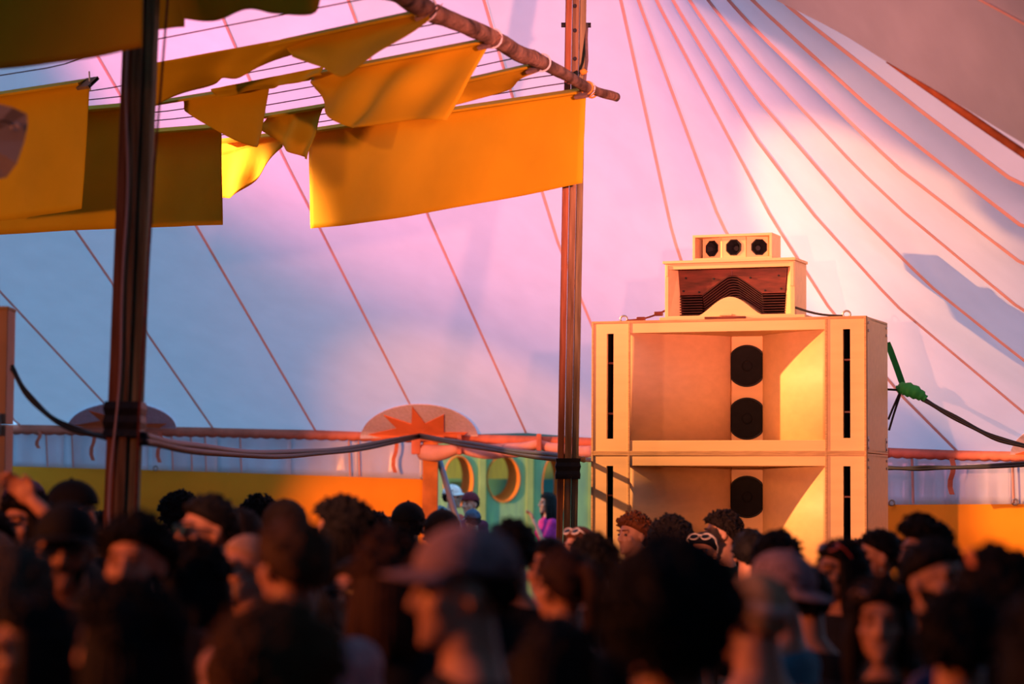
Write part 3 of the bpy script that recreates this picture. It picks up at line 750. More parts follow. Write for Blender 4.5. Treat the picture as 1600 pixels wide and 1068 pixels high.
# red plates: each side a plate with a stepped lower border following the chevron
zm = zb0 + (zb1 - zb0) * 0.46
ap = zb0 + (zb1 - zb0) * 0.86
for s_ in (-1, 1):
    poly = [(s_ * 0.445, zb1), (0, zb1), (0, ap), (s_ * .03, ap - .004), (s_ * .10, ap - .045), (s_ * 0.245, zm), (s_ * 0.43, zm)]
    mb = MB(); mb.slab(poly, 1, 0.085, 0.11); pl_ = mb.build('red_plate', M_RED, hb, bevel=0.003)
    for x, z_ in ((.15, .8), (.38, .83), (.27, .52), (.40, .55)):
        mb = MB(); mb.tube([(s_ * x, .086, zb0 + (zb1 - zb0) * z_), (s_ * x, .072, zb0 + (zb1 - zb0) * z_)], .008, 8); mb.build('screw', M_BLACK, pl_)
    for k in range(8):
        z_ = zb0 + .008 + (zm - zb0 - .012) * k / 7.6
        hbp('fin', (min(s_ * .245, s_ * .43), 0.075, z_), (max(s_ * .245, s_ * .43), 0.24, z_ + .0085), M_FIN, 0.001)
    # chevron layers
    for k in range(9):
        f = k / 8; o_ = -0.155 * f
        y0 = 0.085 + 0.012 * k
        top = [(s_ * 0.0, ap + o_), (s_ * .04, ap - .006 + o_), (s_ * .10, ap - .045 + o_), (s_ * .245, zm + o_ * .95)]
        top = [(x, max(z_, zb0 + .002)) for x, z_ in top]
        bot = [(x, max(z_ - 0.010, zb0)) for x, z_ in reversed(top)]
        mb = MB(); mb.slab(top + bot, 1, y0, 0.27); mb.build('chevron_layer', M_FIN, hb)
hbp('throat', (-0.25, 0.27, zb0), (0.25, 0.28, zb1), M_BLACK)
prof = [(-.26, zb0)] + [(x, zb0 + 0.145 * (math.cos(x / .26 * math.pi / 2) ** 1.4)) for x in np.linspace(-.25, .25, 21)] + [(.26, zb0)]
mb = MB(); mb.slab(prof, 1, 0.02, 0.26); mb.build('wave_plug', M_PLY, hb, bevel=0.002)
hbp('latch_tongue', (-0.055, -0.10, 0.027), (0.05, 0.02, 0.040), M_PLY); 
hbp('front_tab', (-0.17, -0.11, 0.002), (0.16, -0.08, 0.020), M_RED)
hbp('side_bracket', (HW - .035, -0.012, HH - 0.20), (HW - .005, 0.0, HH - .01)); hbp('side_bracket', (-HW + .01, -0.012, HH - 0.10), (-HW + .03, 0.0, HH - .01))

# tweeter box ------------------------------------------------------
TW = 0.325; TH = 0.205; TD = 0.26
q = sloc(0.012, 0.12)
tw = empty('tweeter_box', (q.x, q.y, ZTOP - 0.003 + HH + 0.021), SROT); tag(tw, 'small plywood box with three black tweeter horns, topmost of the stack', 'speaker')
def twp(name, lo, hi, m=M_PLY, bev=0.002):
    mb = MB(); mb.b2(lo, hi); return mb.build(name, m, tw, bevel=bev)
twp('side_panel', (-TW, 0, .02), (-TW + .022, TD, TH - .02)); twp('side_panel', (TW - .022, 0, .02), (TW, TD, TH - .02)); twp('top_panel', (-TW, 0, TH - .02), (TW, TD, TH)); twp('bottom_panel', (-TW, 0, 0), (TW, TD, .02)); twp('back_panel', (-TW + .02, TD - .02, .02), (TW - .02, TD, TH - .02), M_BLACK)
for k, (cx, ang) in enumerate(((-0.185, -22), (0.0, 0), (0.195, 22))):
    rot = Matrix.Rotation(R(ang), 3, 'Z'); c = Vector((cx, 0.055 + (0.035 if k != 1 else 0), TH / 2))
    hw_ = 0.099; hz = TH / 2 - 0.02; n = 8; ro = 0.057
    oc = [(ro * 1.05 * math.cos(R(22.5 + 45 * i)), ro * 1.05 * math.sin(R(22.5 + 45 * i))) for i in range(8)]
    sq = []
    for i in range(8):
        a = R(22.5 + 45 * i); cx_, sz_ = math.cos(a), math.sin(a); t = min(hw_ / abs(cx_), hz / abs(sz_)); sq.append((cx_ * t, sz_ * t))
    vs = [(x, 0, z_) for x, z_ in sq] + [(x, 0, z_) for x, z_ in oc]
    fs = [(i, (i + 1) % 8, 8 + (i + 1) % 8, 8 + i) for i in range(8)]
    # corners
    vs += [(hw_, 0, hz), (-hw_, 0, hz), (-hw_, 0, -hz), (hw_, 0, -hz)]
    fs += [(0, 16, 1), (2, 17, 3), (4, 18, 5), (6, 19, 7)]
    mb = MB(); mb.add([c + rot @ Vector(v) for v in vs], fs); bf = mb.build('baffle', M_PLY, tw, solid=0.008)
    g = []
    for y, f in ((-0.010, 1.14), (-0.012, 1.0), (0.0, .92), (0.04, .5), (0.07, .35)):
        g.append([c + rot @ Vector((x * f, y, z_ * f)) for x, z_ in oc + oc[:1]])
    g.append([c + rot @ Vector((0, 0.07, 0))] * 9)
    MB().grid(g).build('tweeter_horn', M_BLACK, bf, smooth=False)
# ratchet straps and rings on top of the cabinet
for s_, x0, x1 in ((-1, -1.075 + .22, -0.528), (1, 0.518, 0.90)):
    st = empty('ratchet_strap', sloc(x0 if s_ < 0 else x1, 0.12) + Vector((0, 0, ZTOP)), SROT)
    tag(st, 'red ratchet strap holding the horn box down' if s_ < 0 else 'black ratchet strap holding the horn box down', 'strap')
    L_ = abs(x1 - x0); m_ = M_RED if s_ < 0 else M_BLACK
    mb = MB(); g = [[(-s_ * L_ * f, -0.016, 0.01 + 0.075 * f - .02 * math.sin(math.pi * f)), (-s_ * L_ * f, 0.016, 0.015 + 0.075 * f - .02 * math.sin(math.pi * f))] for f in np.linspace(0, 1, 8)]
    mb.grid(g); mb.build('webbing', m_, st, solid=0.014)
    mb = MB(); mb.tube([(s_ * .03 + 0.03 * math.cos(a), 0, 0.024 + 0.026 * math.sin(a)) for a in np.linspace(0, 2 * math.pi, 14)], 0.008, 6, False); mb.build('ring', M_METAL, st, smooth=True)
    if s_ < 0:
        for f in (.35, .8):
            mb = MB(); mb.box((L_ * f, 0, 0.012 + 0.075 * f - .02 * math.sin(math.pi * f)), (0.07, 0.03, 0.035)); mb.build('buckle', M_RED, st, bevel=.006)

# cabinet at the left edge of the picture --------------------------
ce = P(20, 480, 13.0)
lc = empty('salmon_cabinet', (ce.x - 0.575, 13.3, 0)); tag(lc, 'tall salmon wooden cabinet with a metal latch at the tent side', 'cabinet')
def lcp(name, lo, hi, m): 
    mb = MB(); mb.b2(lo, hi); return mb.build(name, m, lc, bevel=0.004)
zt_ = ce.z; zmid = P(20, 663, 13).z
lcp('upper_body', (-0.55, -0.3, zmid + .004), (0.55, -0.1, zt_), M_BOARD); lcp('lower_body', (-0.55, -0.3, 0), (0.55, -0.1, zmid - .004), M_BOARD)
lcp('edge_trim', (-0.56, -0.31, zt_ - 0.012), (0.555, -0.1, zt_ + .006), M_PLYEDGE)
ltc = lcp('latch', (0.495, -0.315, zmid - 0.06), (0.525, -0.298, zmid + 0.06), M_METAL)
mb = MB(); mb.tube([(0.51, -0.315, zmid + .02), (0.51, -0.33, zmid + .02)], 0.008, 8); mb.build('latch_pin', M_BLACK, ltc)
#PEOPLE
# ================================================================== PEOPLE
def remesh(mb, name, m, voxel, smooth_it=4):
    me = mb.mesh(name + '_src', None); o = bpy.data.objects.new(name + '_src', me); COL.objects.link(o)
    md = o.modifiers.new('r', 'REMESH'); md.mode = 'VOXEL'; md.voxel_size = voxel; md.use_smooth_shade = True
    sm = o.modifiers.new('s', 'SMOOTH'); sm.factor = 0.5; sm.iterations = smooth_it
    dg = bpy.context.evaluated_depsgraph_get()
    out = bpy.data.meshes.new_from_object(o.evaluated_get(dg)); out.name = name
    out.materials.clear(); out.materials.append(m)
    bpy.data.objects.remove(o); bpy.data.meshes.remove(me)
    for p in out.polygons: p.use_smooth = True
    return out
SKINS = [mat('skin_light', (0.50, 0.26, 0.17), 0.5, 0.35, 0.05, 12), mat('skin_tan', (0.38, 0.19, 0.115), 0.5, 0.35, 0.05, 12), mat('skin_brown', (0.22, 0.11, 0.07), 0.5, 0.35, 0.05, 12)]
M_EYE = mat('eye_dark', (0.03, 0.02, 0.018), 0.2, 0.5, 0.05, 10)
M_JEANS = mat('dark_trousers', (0.02, 0.022, 0.03), 0.85, 0.1, 0.15, 20)
M_SHOE = mat('dark_shoes', (0.02, 0.02, 0.02), 0.6, 0.3, 0.1, 10)
HZ = 1.652; HC = Vector((0, 0.012, HZ))
ARMS = {   # elbow, wrist for (left=-x, right=+x), facing -y
 'down': [((-.235, .03, 1.10), (-.215, -.06, .87)), ((.235, .03, 1.10), (.215, -.06, .87))],
 'fold': [((-.235, .02, 1.12), (-.06, -.19, 1.10)), ((.235, .02, 1.12), (.07, -.20, 1.06))],
 'raise': [((-.235, .03, 1.10), (-.215, -.06, .87)), ((.36, -.02, 1.62), (.16, .02, 1.80))],
 'chin': [((-.235, .03, 1.10), (-.215, -.06, .87)), ((.21, -.12, 1.14), (.05, -.20, 1.42))],
}
def body_meshes(key, fem, pose):
    k = 0.90 if fem else 1.0
    mb = MB()
    # head
    mb.ell((0, .016, 1.662), (.076, .094, .092), 24, 16)
    mb.ell((0, -.028, 1.60), (.060, .066, .085), 22, 14)
    mb.ell((0, -.050, 1.552), (.040, .040, .036), 18, 12)
    mb.ell((0, -.080, 1.531), (.018, .016, .016), 12, 8)                          # chin
    mb.capsule((-.036, -.074, 1.664), (.036, -.074, 1.664), .014, .014, 10)       # brow
    mb.capsule((0, -.090, 1.652), (0, -.108, 1.608), .009, .014, 10)              # nose
    for s_ in (-1, 1):
        mb.ell((s_ * .011, -.096, 1.603), (.010, .012, .009), 10, 8)
        mb.ell((s_ * .044, -.060, 1.612), (.022, .024, .022), 14, 10)             # cheek
        mb.ell((s_ * .080, .018, 1.628), (.010, .020, .034), 14, 10, Matrix.Rotation(R(-18 * 1), 3, 'X'))   # ear
        mb.ell((s_ * .080, .006, 1.603), (.008, .010, .010), 10, 8)
    mb.capsule((-.020, -.082, 1.573), (.020, -.082, 1.573), .0085, .0085, 8); mb.capsule((-.016, -.082, 1.559), (.016, -.082, 1.559), .009, .009, 8)
    nr = .051 if fem else .062
    mb.capsule((0, .030, 1.43), (0, .012, 1.57), nr * 1.1, nr, 16)
    tor = [(.84, .12 * (1.1 if fem else 1), .09, .005), (.93, .168 * (1.06 if fem else 1), .112, .008), (1.06, .140 * k, .098, .005), (1.24, .165 * k, .115, 0.0), (1.34, .176 * k, .108, .008), (1.41, .150 * k, .088, .018), (1.46, .100 * k, .072, .024), (1.50, .066 * k, .060, .024)]
    mb.loft(tor)
    if fem:
        for s_ in (-1, 1): mb.ell((s_ * .07, -.085, 1.255), (.062, .055, .06), 14, 10)
    sh = [(-.182 * k, .012, 1.385), (.182 * k, .012, 1.385)]
    for s_, (sx, sy, sz), (el, wr) in zip((-1, 1), sh, ARMS[pose]):
        S0 = Vector((sx, sy, sz)); E0 = Vector(el); W0 = Vector(wr)
        E0.x *= (0.94 if fem else 1.0)
        mb.ell(S0, (.064 * k, .062 * k, .06 * k), 16, 10)
        mb.capsule(S0, E0, .052 * k, .041 * k, 14); mb.capsule(E0, W0, .043 * k, .027 * k, 14)
        d = (W0 - E0).normalized(); side = d.cross(Vector((0, 1, 0.2))).normalized(); nn = side.cross(d).normalized()
        pc = W0 + d * .05
        rot = Matrix((side, d, nn)).transposed()
        mb.ell(pc, (.040, .052, .017), 14, 10, rot)
        for f, (o_, ln) in enumerate(((-.030, .060), (-.011, .074), (.009, .070), (.028, .054))):
            a = W0 + d * .088 + side * o_; b = a + d * ln * .5 - nn * .012; c = b + d * ln * .42 - nn * .03
            mb.capsule(a - d * .015, b, .0092, .0088, 8); mb.capsule(b, c, .0088, .0078, 8)
        a = W0 + d * .03 - side * s_ * .03; b = a + d * .035 - side * s_ * .026 - nn * .008; c = b + d * .03 - nn * .014
        mb.capsule(a, b, .011, .010, 8); mb.capsule(b, c, .010, .009, 8)
    for s_ in (-1, 1):
        mb.capsule((s_ * .088, .0, .90), (s_ * .098, -.012, .50), .086, .056, 16); mb.capsule((s_ * .098, -.012, .50), (s_ * .10, .02, .09), .056, .038, 14)
        mb.ell((s_ * .10, .030, .34), (.05, .052, .10), 12, 8)
        mb.capsule((s_ * .10, .035, .042), (s_ * .112, -.13, .030), .038, .028, 12)
    out = {'body': remesh(mb, 'body_' + key, SKINS[0], 0.0080, 3)}
    # shirt
    def inflate(r, a): return [(z, rx + a, ry + a, cy) for z, rx, ry, cy in r]
    sb_ = MB(); t2 = inflate(tor, .013)[1:-1]; t2[0] = (.86, t2[0][1] + .004, t2[0][2] + .004, t2[0][3]); t2[-1] = (1.472, .074, .066, .022)
    sb_.loft(t2)
    if fem:
        for s_ in (-1, 1): sb_.ell((s_ * .07, -.085, 1.255), (.072, .066, .07), 14, 10)
    for (sx, sy, sz), (el, wr) in zip(sh, ARMS[pose]):
        S0 = Vector((sx, sy, sz)); E0 = Vector(el); E0.x *= (0.94 if fem else 1.0)
        sb_.ell(S0, (.078 * k, .075 * k, .072 * k), 16, 10); sb_.capsule(S0, S0.lerp(E0, .72), .066 * k, .060 * k, 14)
    out['shirt'] = remesh(sb_, 'shirt_' + key, M_JEANS, 0.012, 4)
    tb = MB(); tb.loft([(.84, .10, .08, 0)] + [(z, rx, ry, cy) for z, rx, ry, cy in inflate(tor, .012)[0:2]] + [(1.0, .155, .112, .005)])
    for s_ in (-1, 1):
        tb.capsule((s_ * .088, .0, .90), (s_ * .098, -.012, .50), .096, .070, 16); tb.capsule((s_ * .098, -.012, .50), (s_ * .10, .02, .12), .070, .056, 14)
    out['trousers'] = remesh(tb, 'trousers_' + key, M_JEANS, 0.014, 3)
    # tank top: straps only
    kb = MB(); t3 = inflate(tor, .012); kb.loft([t3[1], t3[2], t3[3], (1.30, .150 * k, .118, .004), (1.345, .12 * k, .104, .01)])
    for s_ in (-1, 1): kb.capsule((s_ * .085, .05, 1.33), (s_ * .088, .02, 1.445), .028, .022, 10); kb.capsule((s_ * .085, -.045, 1.33), (s_ * .088, .02, 1.445), .028, .022, 10)
    out['tank'] = remesh(kb, 'tank_' + key, M_JEANS, 0.012, 3)
    return out
BODY = {k: body_meshes(*a) for k, a in {'m': ('male', False, 'down'), 'f': ('female', True, 'down'), 'mr': ('male_raise', False, 'raise'), 'fc': ('female_chin', True, 'chin'), 'mf': ('male_fold', False, 'fold')}.items()}
# shared small meshes
mb = MB(); mb.ell((0, 0, 0), (.012, .009, .0085), 12, 8); EYE = mb.mesh('eye', M_EYE, True)
mb = MB(); mb.capsule((-.018, 0, 0), (.018, .004, .001), .0050, .0035, 8); BROW = mb.mesh('eyebrow', None, True)
mb = MB(); mb.capsule((0, .045, .045), (0, -.14, .035), .047, .036, 12); SHOE = mb.mesh('shoe', M_SHOE, True)

def sphere_dirs(nu, nv):
    return [[Vector((math.sin(math.pi * (0.015 + .97 * i / nv)) * math.cos(2 * math.pi * j / nu), math.sin(math.pi * (0.015 + .97 * i / nv)) * math.sin(2 * math.pi * j / nu), math.cos(math.pi * (0.015 + .97 * i / nv)))) for j in range(nu + 1)] for i in range(nv + 1)]
def sstep(a, b, x):
    t = max(0, min(1, (x - a) / (b - a))); return t * t * (3 - 2 * t)
def hair_mesh(kind, seed=0):
    rnd = random.Random(seed * 13 + hash(kind) % 1 + len(kind)); mb = MB()
    prm = {'short': (.020, .007, 140, .014), 'buzz': (.006, .0015, 0, .0), 'curly': (.030, .014, 520, .028), 'messy': (.022, .010, 420, .034), 'quiff': (.020, .010, 420, .03), 'big': (.046, .010, 700, .026), 'afro': (.060, .016, 800, .028),
           'long': (.020, .006, 160, .02), 'tied': (.015, .003, 0, 0), 'bun': (.011, .003, 0, 0), 'dread': (.018, .008, 0, 0), 'pony': (.014, .004, 120, .014), 'under': (.007, .003, 0, 0), 'wavy': (.026, .010, 300, .03)}[kind]
    th, na, ntuft, tl = prm
    low = {'long': .25, 'wavy': .25, 'big': .22, 'dread': .2, 'curly': .06, 'afro': .12}.get(kind, 0.0)
    def surf(v):
        front = max(0, -v.y)
        h = v.z + (0.58 * v.y if v.y < 0 else 1.0 * v.y) + low * (1 - front)
        cov = sstep(-.14, .16, h)
        r = Vector((v.x * .079, v.y * .098, v.z * .095))
        extra = th
        if kind == 'quiff': extra += .028 * sstep(.2, .9, v.z) * sstep(-.3, .4, -v.y)
        if kind in ('big', 'afro'): extra *= 0.75 + .25 * sstep(-.3, .5, v.z)
        nz_ = na * (noise.noise(v * 4 + Vector((seed, 0, 0))) + .6 * noise.noise(v * 9 + Vector((0, seed, 0))))
        return r + v * (cov * (extra + nz_) - (1 - cov) * .022), cov
    G = sphere_dirs(40, 28)
    mb.grid([[surf(v)[0] + Vector((0, .012, HZ + .006)) for v in row] for row in G])
    for _ in range(ntuft):
        v = Vector((rnd.gauss(0, 1), rnd.gauss(0, 1), rnd.gauss(0, 1))).normalized(); q, c = surf(v)
        if c < .7: continue
        q = q + Vector((0, .012, HZ + .006)); tng = v.orthogonal().normalized(); tng = Matrix.Rotation(rnd.random() * 6.28, 3, v) @ tng
        ln = tl * rnd.uniform(.5, 1.1); b = q + (v * .55 + tng * .75).normalized() * ln * .6; e = b + (v * .1 + tng + Vector((0, 0, -.25))).normalized() * ln * .5
        mb.tube([q - v * .006, b, e], [.010, .0075, .0015], 5, False)
    def strandmass(pts, rs, n=8): mb.tube(smooth_poly(pts, 12), [interp(np.linspace(0, 1, len(rs)), rs, k / 12) for k in range(13)], n)
    if kind in ('long', 'wavy'):
        end = 1.36 if kind == 'long' else 1.40
        for k in range(22):
            a = R(-118 + 236 * k / 21); x, y = math.sin(a), math.cos(a)
            wv = rnd.uniform(-.012, .012)
            strandmass([(x * .078, .012 + y * .095, 1.69), (x * .094, .018 + y * .112, 1.60), (x * (.098 + wv), .022 + y * (.112), 1.50), (x * .10 + wv, .03 + y * .105, end + rnd.uniform(-.03, .03))], [.020, .024, .022, .006])
    if kind == 'pony':
        strandmass([(0, .10, 1.70), (0, .155, 1.695), (.0, .175, 1.62), (0, .155, 1.52), (0, .15, 1.45)], [.018, .030, .030, .024, .006], 10)
    if kind == 'bun': mb.ell((0, .105, 1.715), (.042, .040, .04), 16, 10)
    if kind == 'tied':
        mb.ell((0, .108, 1.66), (.034, .036, .036), 14, 10); strandmass([(0, .12, 1.66), (0, .15, 1.60), (0, .14, 1.52)], [.02, .022, .005])
    if kind == 'dread':
        for k in range(46):
            a = rnd.uniform(-2.2, 2.2); x, y = math.sin(a), math.cos(a); r0 = rnd.uniform(.4, 1)
            strandmass([(x * .075 * r0, .012 + y * .09 * r0, HZ + .10 * math.sqrt(max(0, 1 - r0 * r0 * .8))), (x * .105, .02 + y * .12, 1.64), (x * .11 + rnd.uniform(-.02, .02), .02 + y * .125, rnd.uniform(1.44, 1.54))], [.010, .011, .006], 6)
    return mb.mesh('hair_' + kind, None, True)
HAIR = {}
def get_hair(kind, seed):
    k = (kind, seed % 2)
    if k not in HAIR: HAIR[k] = hair_mesh(kind, seed % 2 + 1)
    return HAIR[k]
def beard_mesh():
    mb = MB(); G = []
    for i in range(13):
        ph = lerp(-.15, -1.15, i / 12); row = []
        for j in range(25):
            a = lerp(-1.75, 1.75, j / 24); v = Vector((math.sin(a) * math.cos(ph), -math.cos(a) * math.cos(ph), math.sin(ph)))
            edge_ = min(1, 4 * min(i / 12, 1 - i / 12, j / 24, 1 - j / 24))
            front = sstep(.5, .95, -v.y) * sstep(-.62, -.35, v.z)   # mouth gap
            r = Vector((v.x * .068, v.y * .092, v.z * .122)) * (1 + (.10 * edge_ - .14 * front))
            row.append(r + Vector((0, -.006, 1.632)) + v * .004 * noise.noise(v * 12))
        G.append(row)
    mb.grid(G); mb.capsule((-.026, -.098, 1.584), (.026, -.098, 1.584), .007, .007, 8)
    return mb.mesh('beard', None, True)
BEARD = beard_mesh()
def cap_meshes():
    mb = MB(); G = []
    for i in range(15):
        row = []; f = i / 14
        for j in range(37):
            a = 2 * math.pi * j / 36; th = lerp(.03, 1.62, f); v = Vector((math.sin(th) * math.cos(a), math.sin(th) * math.sin(a), math.cos(th)))
            row.append(Vector((v.x * .094, v.y * .113 + .012, v.z * .098 + 1.672)))
        G.append(row)
    # inner lip
    G.append([p * 1.0 + Vector((-(p.x) * .08, -(p.y - .012) * .08, 0.004)) for p in G[-1]])
    mb.grid(G); dome = mb.mesh('cap_dome', None, True)
    mb = MB(); g = []
    for f in np.linspace(0, 1, 8):
        row = []
        for a in np.linspace(-1.15, 1.15, 17):
            r0 = Vector((math.sin(a) * .092, .012 - math.cos(a) * .111, 1.672)); ext = .072 * f * math.cos(a * .95)
            row.append(r0 + Vector((math.sin(a) * .01 * f, -ext, -.014 * f - .018 * f * (math.sin(a) ** 2))))
        g.append(row)
    mb.grid(g); brim = mb.mesh('cap_brim', None, True)
    mb = MB(); mb.ell((0, .012, 1.772), (.009, .009, .006), 10, 6); btn = mb.mesh('cap_button', None, True)
    return dome, brim, btn
CAPD, CAPB, CAPN = cap_meshes()
def glasses():
    mb = MB()
    for s_ in (-1, 1):
        mb.tube([(s_ * (.033 + .026 * math.cos(a) * (1 + .15 * math.sin(a))), .004 * abs(math.cos(a)), .019 * math.sin(a)) for a in np.linspace(0, 2 * math.pi, 19)], .0042, 6, False)
        mb.tube([(s_ * .060, .002, .010), (s_ * .080, .03, .008), (s_ * .084, .10, 0), (s_ * .082, .125, -.018)], .0034, 6)
    mb.tube([(-.010, -.002, .006), (0, -.004, .009), (.010, -.002, .006)], .0036, 6)
    fr = mb.mesh('glasses_frame', None, True)
    mb = MB(); mb.ell((0, 0, 0), (.026, .003, .019), 18, 8); return fr, mb.mesh('lens', None, True)
GLF, GLL = glasses()
def band_mesh():
    mb = MB(); g = []
    for k in range(33):
        a = 2 * math.pi * k / 32; c_, s_ = math.cos(a), math.sin(a); z_ = 1.690 - .035 * s_
        g.append([(c_ * .086, .012 + s_ * .106, z_ - .016), (c_ * .090, .012 + s_ * .110, z_), (c_ * .086, .012 + s_ * .106, z_ + .016)])
    mb.grid(g); return mb.mesh('headband', None, True)
BANDM = band_mesh()
def colmat(prefix, c, rough=.8, spec=.15, **k):
    return mat(prefix + '_%02d_%02d_%02d' % tuple(int(v * 99) for v in c), c, rough, spec, .12, 14, .25, 90, **k)
def addm(name, me, m, parent, loc=(0, 0, 0), rot=(0, 0, 0), sc=(1, 1, 1), solid=0):
    o = bpy.data.objects.new(name, me); COL.objects.link(o); o.parent = parent; o.location = loc; o.rotation_euler = rot; o.scale = sc
    if m is not None:
        if not len(me.materials): me.materials.append(m)
        o.material_slots[0].link = 'OBJECT'; o.material_slots[0].material = m
    if solid:
        md = o.modifiers.new('t', 'SOLIDIFY'); md.thickness = solid
    return o
PLACED = []
def person(label, px, py, d, face, bodyk='m', hair='short', hc=(.012, .009, .008), skin=0, shirt=(.012, .013, .015), group='festival crowd before the speakers', tank=False, beard=False, cap=None, capback=False, brim=True, glass=None, glass_up=False, lens=(.01, .01, .012), band=None, cig=False, ear=False, paper=False, clip=None, fixed=False, trousers=None, hat_top=0.0):
    extra_top = {'quiff': .045, 'afro': .075, 'big': .06, 'curly': .045, 'messy': .04, 'buzz': .012, 'tied': .016, 'bun': .02}.get(hair, .03)
    if cap: extra_top = .028
    d0 = d
    offs = [0]
    for k in range(1, 60): offs += [k * .06, -k * .06]
    for o_ in offs:
        d = d0 + o_
        q = P(px, py, d)
        if fixed or all((q.x - a) ** 2 + (q.y - b) ** 2 > .50 ** 2 for a, b in PLACED): break
    PLACED.append((q.x, q.y))
    s_ = q.z / (1.752 + extra_top)
    # the head sits a little in front of the feet when facing sideways; keep the head centre on the ray
    e = empty('person', (q.x, q.y, 0), R(face)); e.scale = (s_, s_, s_)
    tag(e, label, 'person', group)
    B = BODY[bodyk]; sk = SKINS[skin]
    addm('body', B['body'], sk, e)
    addm('tank_top' if tank else 'shirt', B['tank' if tank else 'shirt'], colmat('shirt', shirt), e)
    addm('trousers', B['trousers'], colmat('shirt', trousers or (.02, .022, .03)), e)
    hm = colmat('hair', hc, .65, .12)
    for sx in (-1, 1):
        addm('shoe', SHOE, M_SHOE, e, (sx * .106, 0, 0)); addm('eye', EYE, M_EYE, e, (sx * .032, -.0845, 1.640))
        addm('eyebrow', BROW, hm, e, (sx * .033, -.0905, 1.668), (0, 0, sx * R(18)))
    if hair: addm('hair', get_hair(hair, int(px)), hm, e)
    if beard: addm('beard', BEARD, hm, e)
    if cap:
        cm = colmat('cap', cap)
        M3 = Euler((R(-3), 0, 0)).to_matrix() if not capback else (Matrix.Rotation(R(-16), 3, 'X') @ Matrix.Rotation(R(180), 3, 'Z'))
        c_ = addm('cap', CAPD, cm, e, HC - M3 @ HC * 1.05 + Vector((0, 0, .008)), M3.to_euler(), (1.05, 1.05, 1.05))
        if brim: addm('brim', CAPB, cm, c_, solid=.004)
        addm('button', CAPN, cm, c_)
    if glass:
        if glass_up: g_ = addm('sunglasses', GLF, colmat('plastic', glass, .35, .5), e, (0, -.062, 1.742), (R(-42), 0, 0), (1.08, 1, 1.08))
        else: g_ = addm('sunglasses', GLF, colmat('plastic', glass, .35, .5), e, (0, -.106, 1.641))
        for sx in (-1, 1): addm('lens', GLL, colmat('lens', lens, .15, .6), g_, (sx * .033, .001, 0))
    if band: addm('headband', BANDM, colmat('band', band), e, solid=.004)
    if ear:
        for sx in (-1, 1):
            addm('earring', EYE, M_METAL, e, (sx * .088, .004, 1.585), (0, 0, 0), (.8, .8, 1.2))
    if cig:
        mb = MB(); mb.tube([(.018, -.095, 1.568), (.030, -.165, 1.560)], .0048, 8); c_ = mb.build('cigarette', mat('cigarette_paper', (.75, .62, .58), .7, .2), e)
        mb = MB(); mb.tube([(.030, -.165, 1.560), (.0315, -.174, 1.559)], .005, 8); mb.build('ember', mat('glowing_ember', (.8, .12, .02), .8, .1, emit=((1, .16, .02), 3.0)), c_)
    if paper:
        mb = MB(); mb.add([(-.02, -.10, 1.60), (.03, -.13, 1.62), (.02, -.165, 1.57), (-.01, -.14, 1.53), (0.0, -.118, 1.49)], [(0, 1, 2), (0, 2, 3), (0, 3, 4)]); mb.build('paper', mat('white_paper', (.70, .58, .58), .8, .1), e, solid=.003)
    if clip:
        mb = MB(); mb.capsule((.05, .08, 1.76), (.02, .115, 1.70), .014, .010, 10); mb.build('hair_clip', colmat('plastic', clip, .4, .4), e)
    return e
BLK = (.006, .006, .007); BRN = (.040, .020, .011); DBR = (.014, .008, .006); AUB = (.10, .032, .012)
L, A_, C_, R_ = -90, 180, 0, 90
# nearest rows first so that they keep their places
person('person in a mauve grey cap with lit orange profile and black shirt', 722, 820, 5.2, -78, hair='short', cap=(.34, .22, .23), shirt=(.008, .010, .014), skin=0)
person('person with a large rounded black haircut seen from behind, neck bare', 1050, 829, 4.15, 176, hair='big', hc=BLK, shirt=(.02, .02, .022), skin=0)
person('person with loose curly brown hair seen from behind', 432, 930, 4.4, 178, 'f', 'afro', (.075, .038, .016), shirt=(.05, .03, .02))
person('person with thick black hair turning their face toward the salmon cabinet', 196, 903, 4.5, -112, hair='wavy', hc=BLK, skin=0)
person('dark haired person lowest beside the salmon cabinet', 48, 922, 4.9, -60, 'f', 'long', BLK, skin=1)
person('person in a violet blue shirt with an orange hair clip', 1562, 852, 6.1, 150, 'm', 'wavy', DBR, shirt=(.085, .075, .16), clip=(.85, .25, .05))
person('person with very dark hair at the grey canopy side, behind the violet shirt', 1655, 905, 4.4, 170, hair='wavy', hc=BLK)
person('person with cropped blond hair and a pale headband, shoulders bare', 1176, 890, 6.0, -140, 'm', 'buzz', (.42, .29, .17), shirt=(.16, .05, .05), tank=True, band=(.62, .50, .44))
person('person with grey brown straight hair beside the salmon cabinet', 26, 842, 5.9, 176, 'f', 'long', (.060, .045, .032))
person('dark haired person close behind the man in the mauve grey cap', 872, 958, 5.2, 150, 'f', 'long', DBR, skin=1)
person('person in a backwards mauve cap and bright blue shirt', 1216, 860, 7.6, -116, hair='short', cap=(.34, .24, .27), capback=True, shirt=(.07, .25, .36))
person('person with short cropped brown hair and a pale pink shirt', 456, 800, 6.3, -150, hair='short', hc=(.060, .034, .018), shirt=(.66, .42, .44))
person('bearded person with short black curls facing the crowd, forehead lit red', 212, 795, 7.0, -12, hair='curly', hc=BLK, beard=True)
person('person in black cap and wraparound sunglasses facing the crowd', 104, 786, 7.3, 4, hair='short', cap=(.009, .010, .011), beard=True, hc=BLK, glass=(.01, .01, .01), skin=1)
person('dark haired person bending toward the red-lit bearded man', 300, 842, 6.3, -128, 'f', 'wavy', BLK)
person('person with brown wavy hair just behind the mauve grey cap', 612, 826, 6.0, 172, 'f', 'wavy', (.040, .020, .013), skin=0)
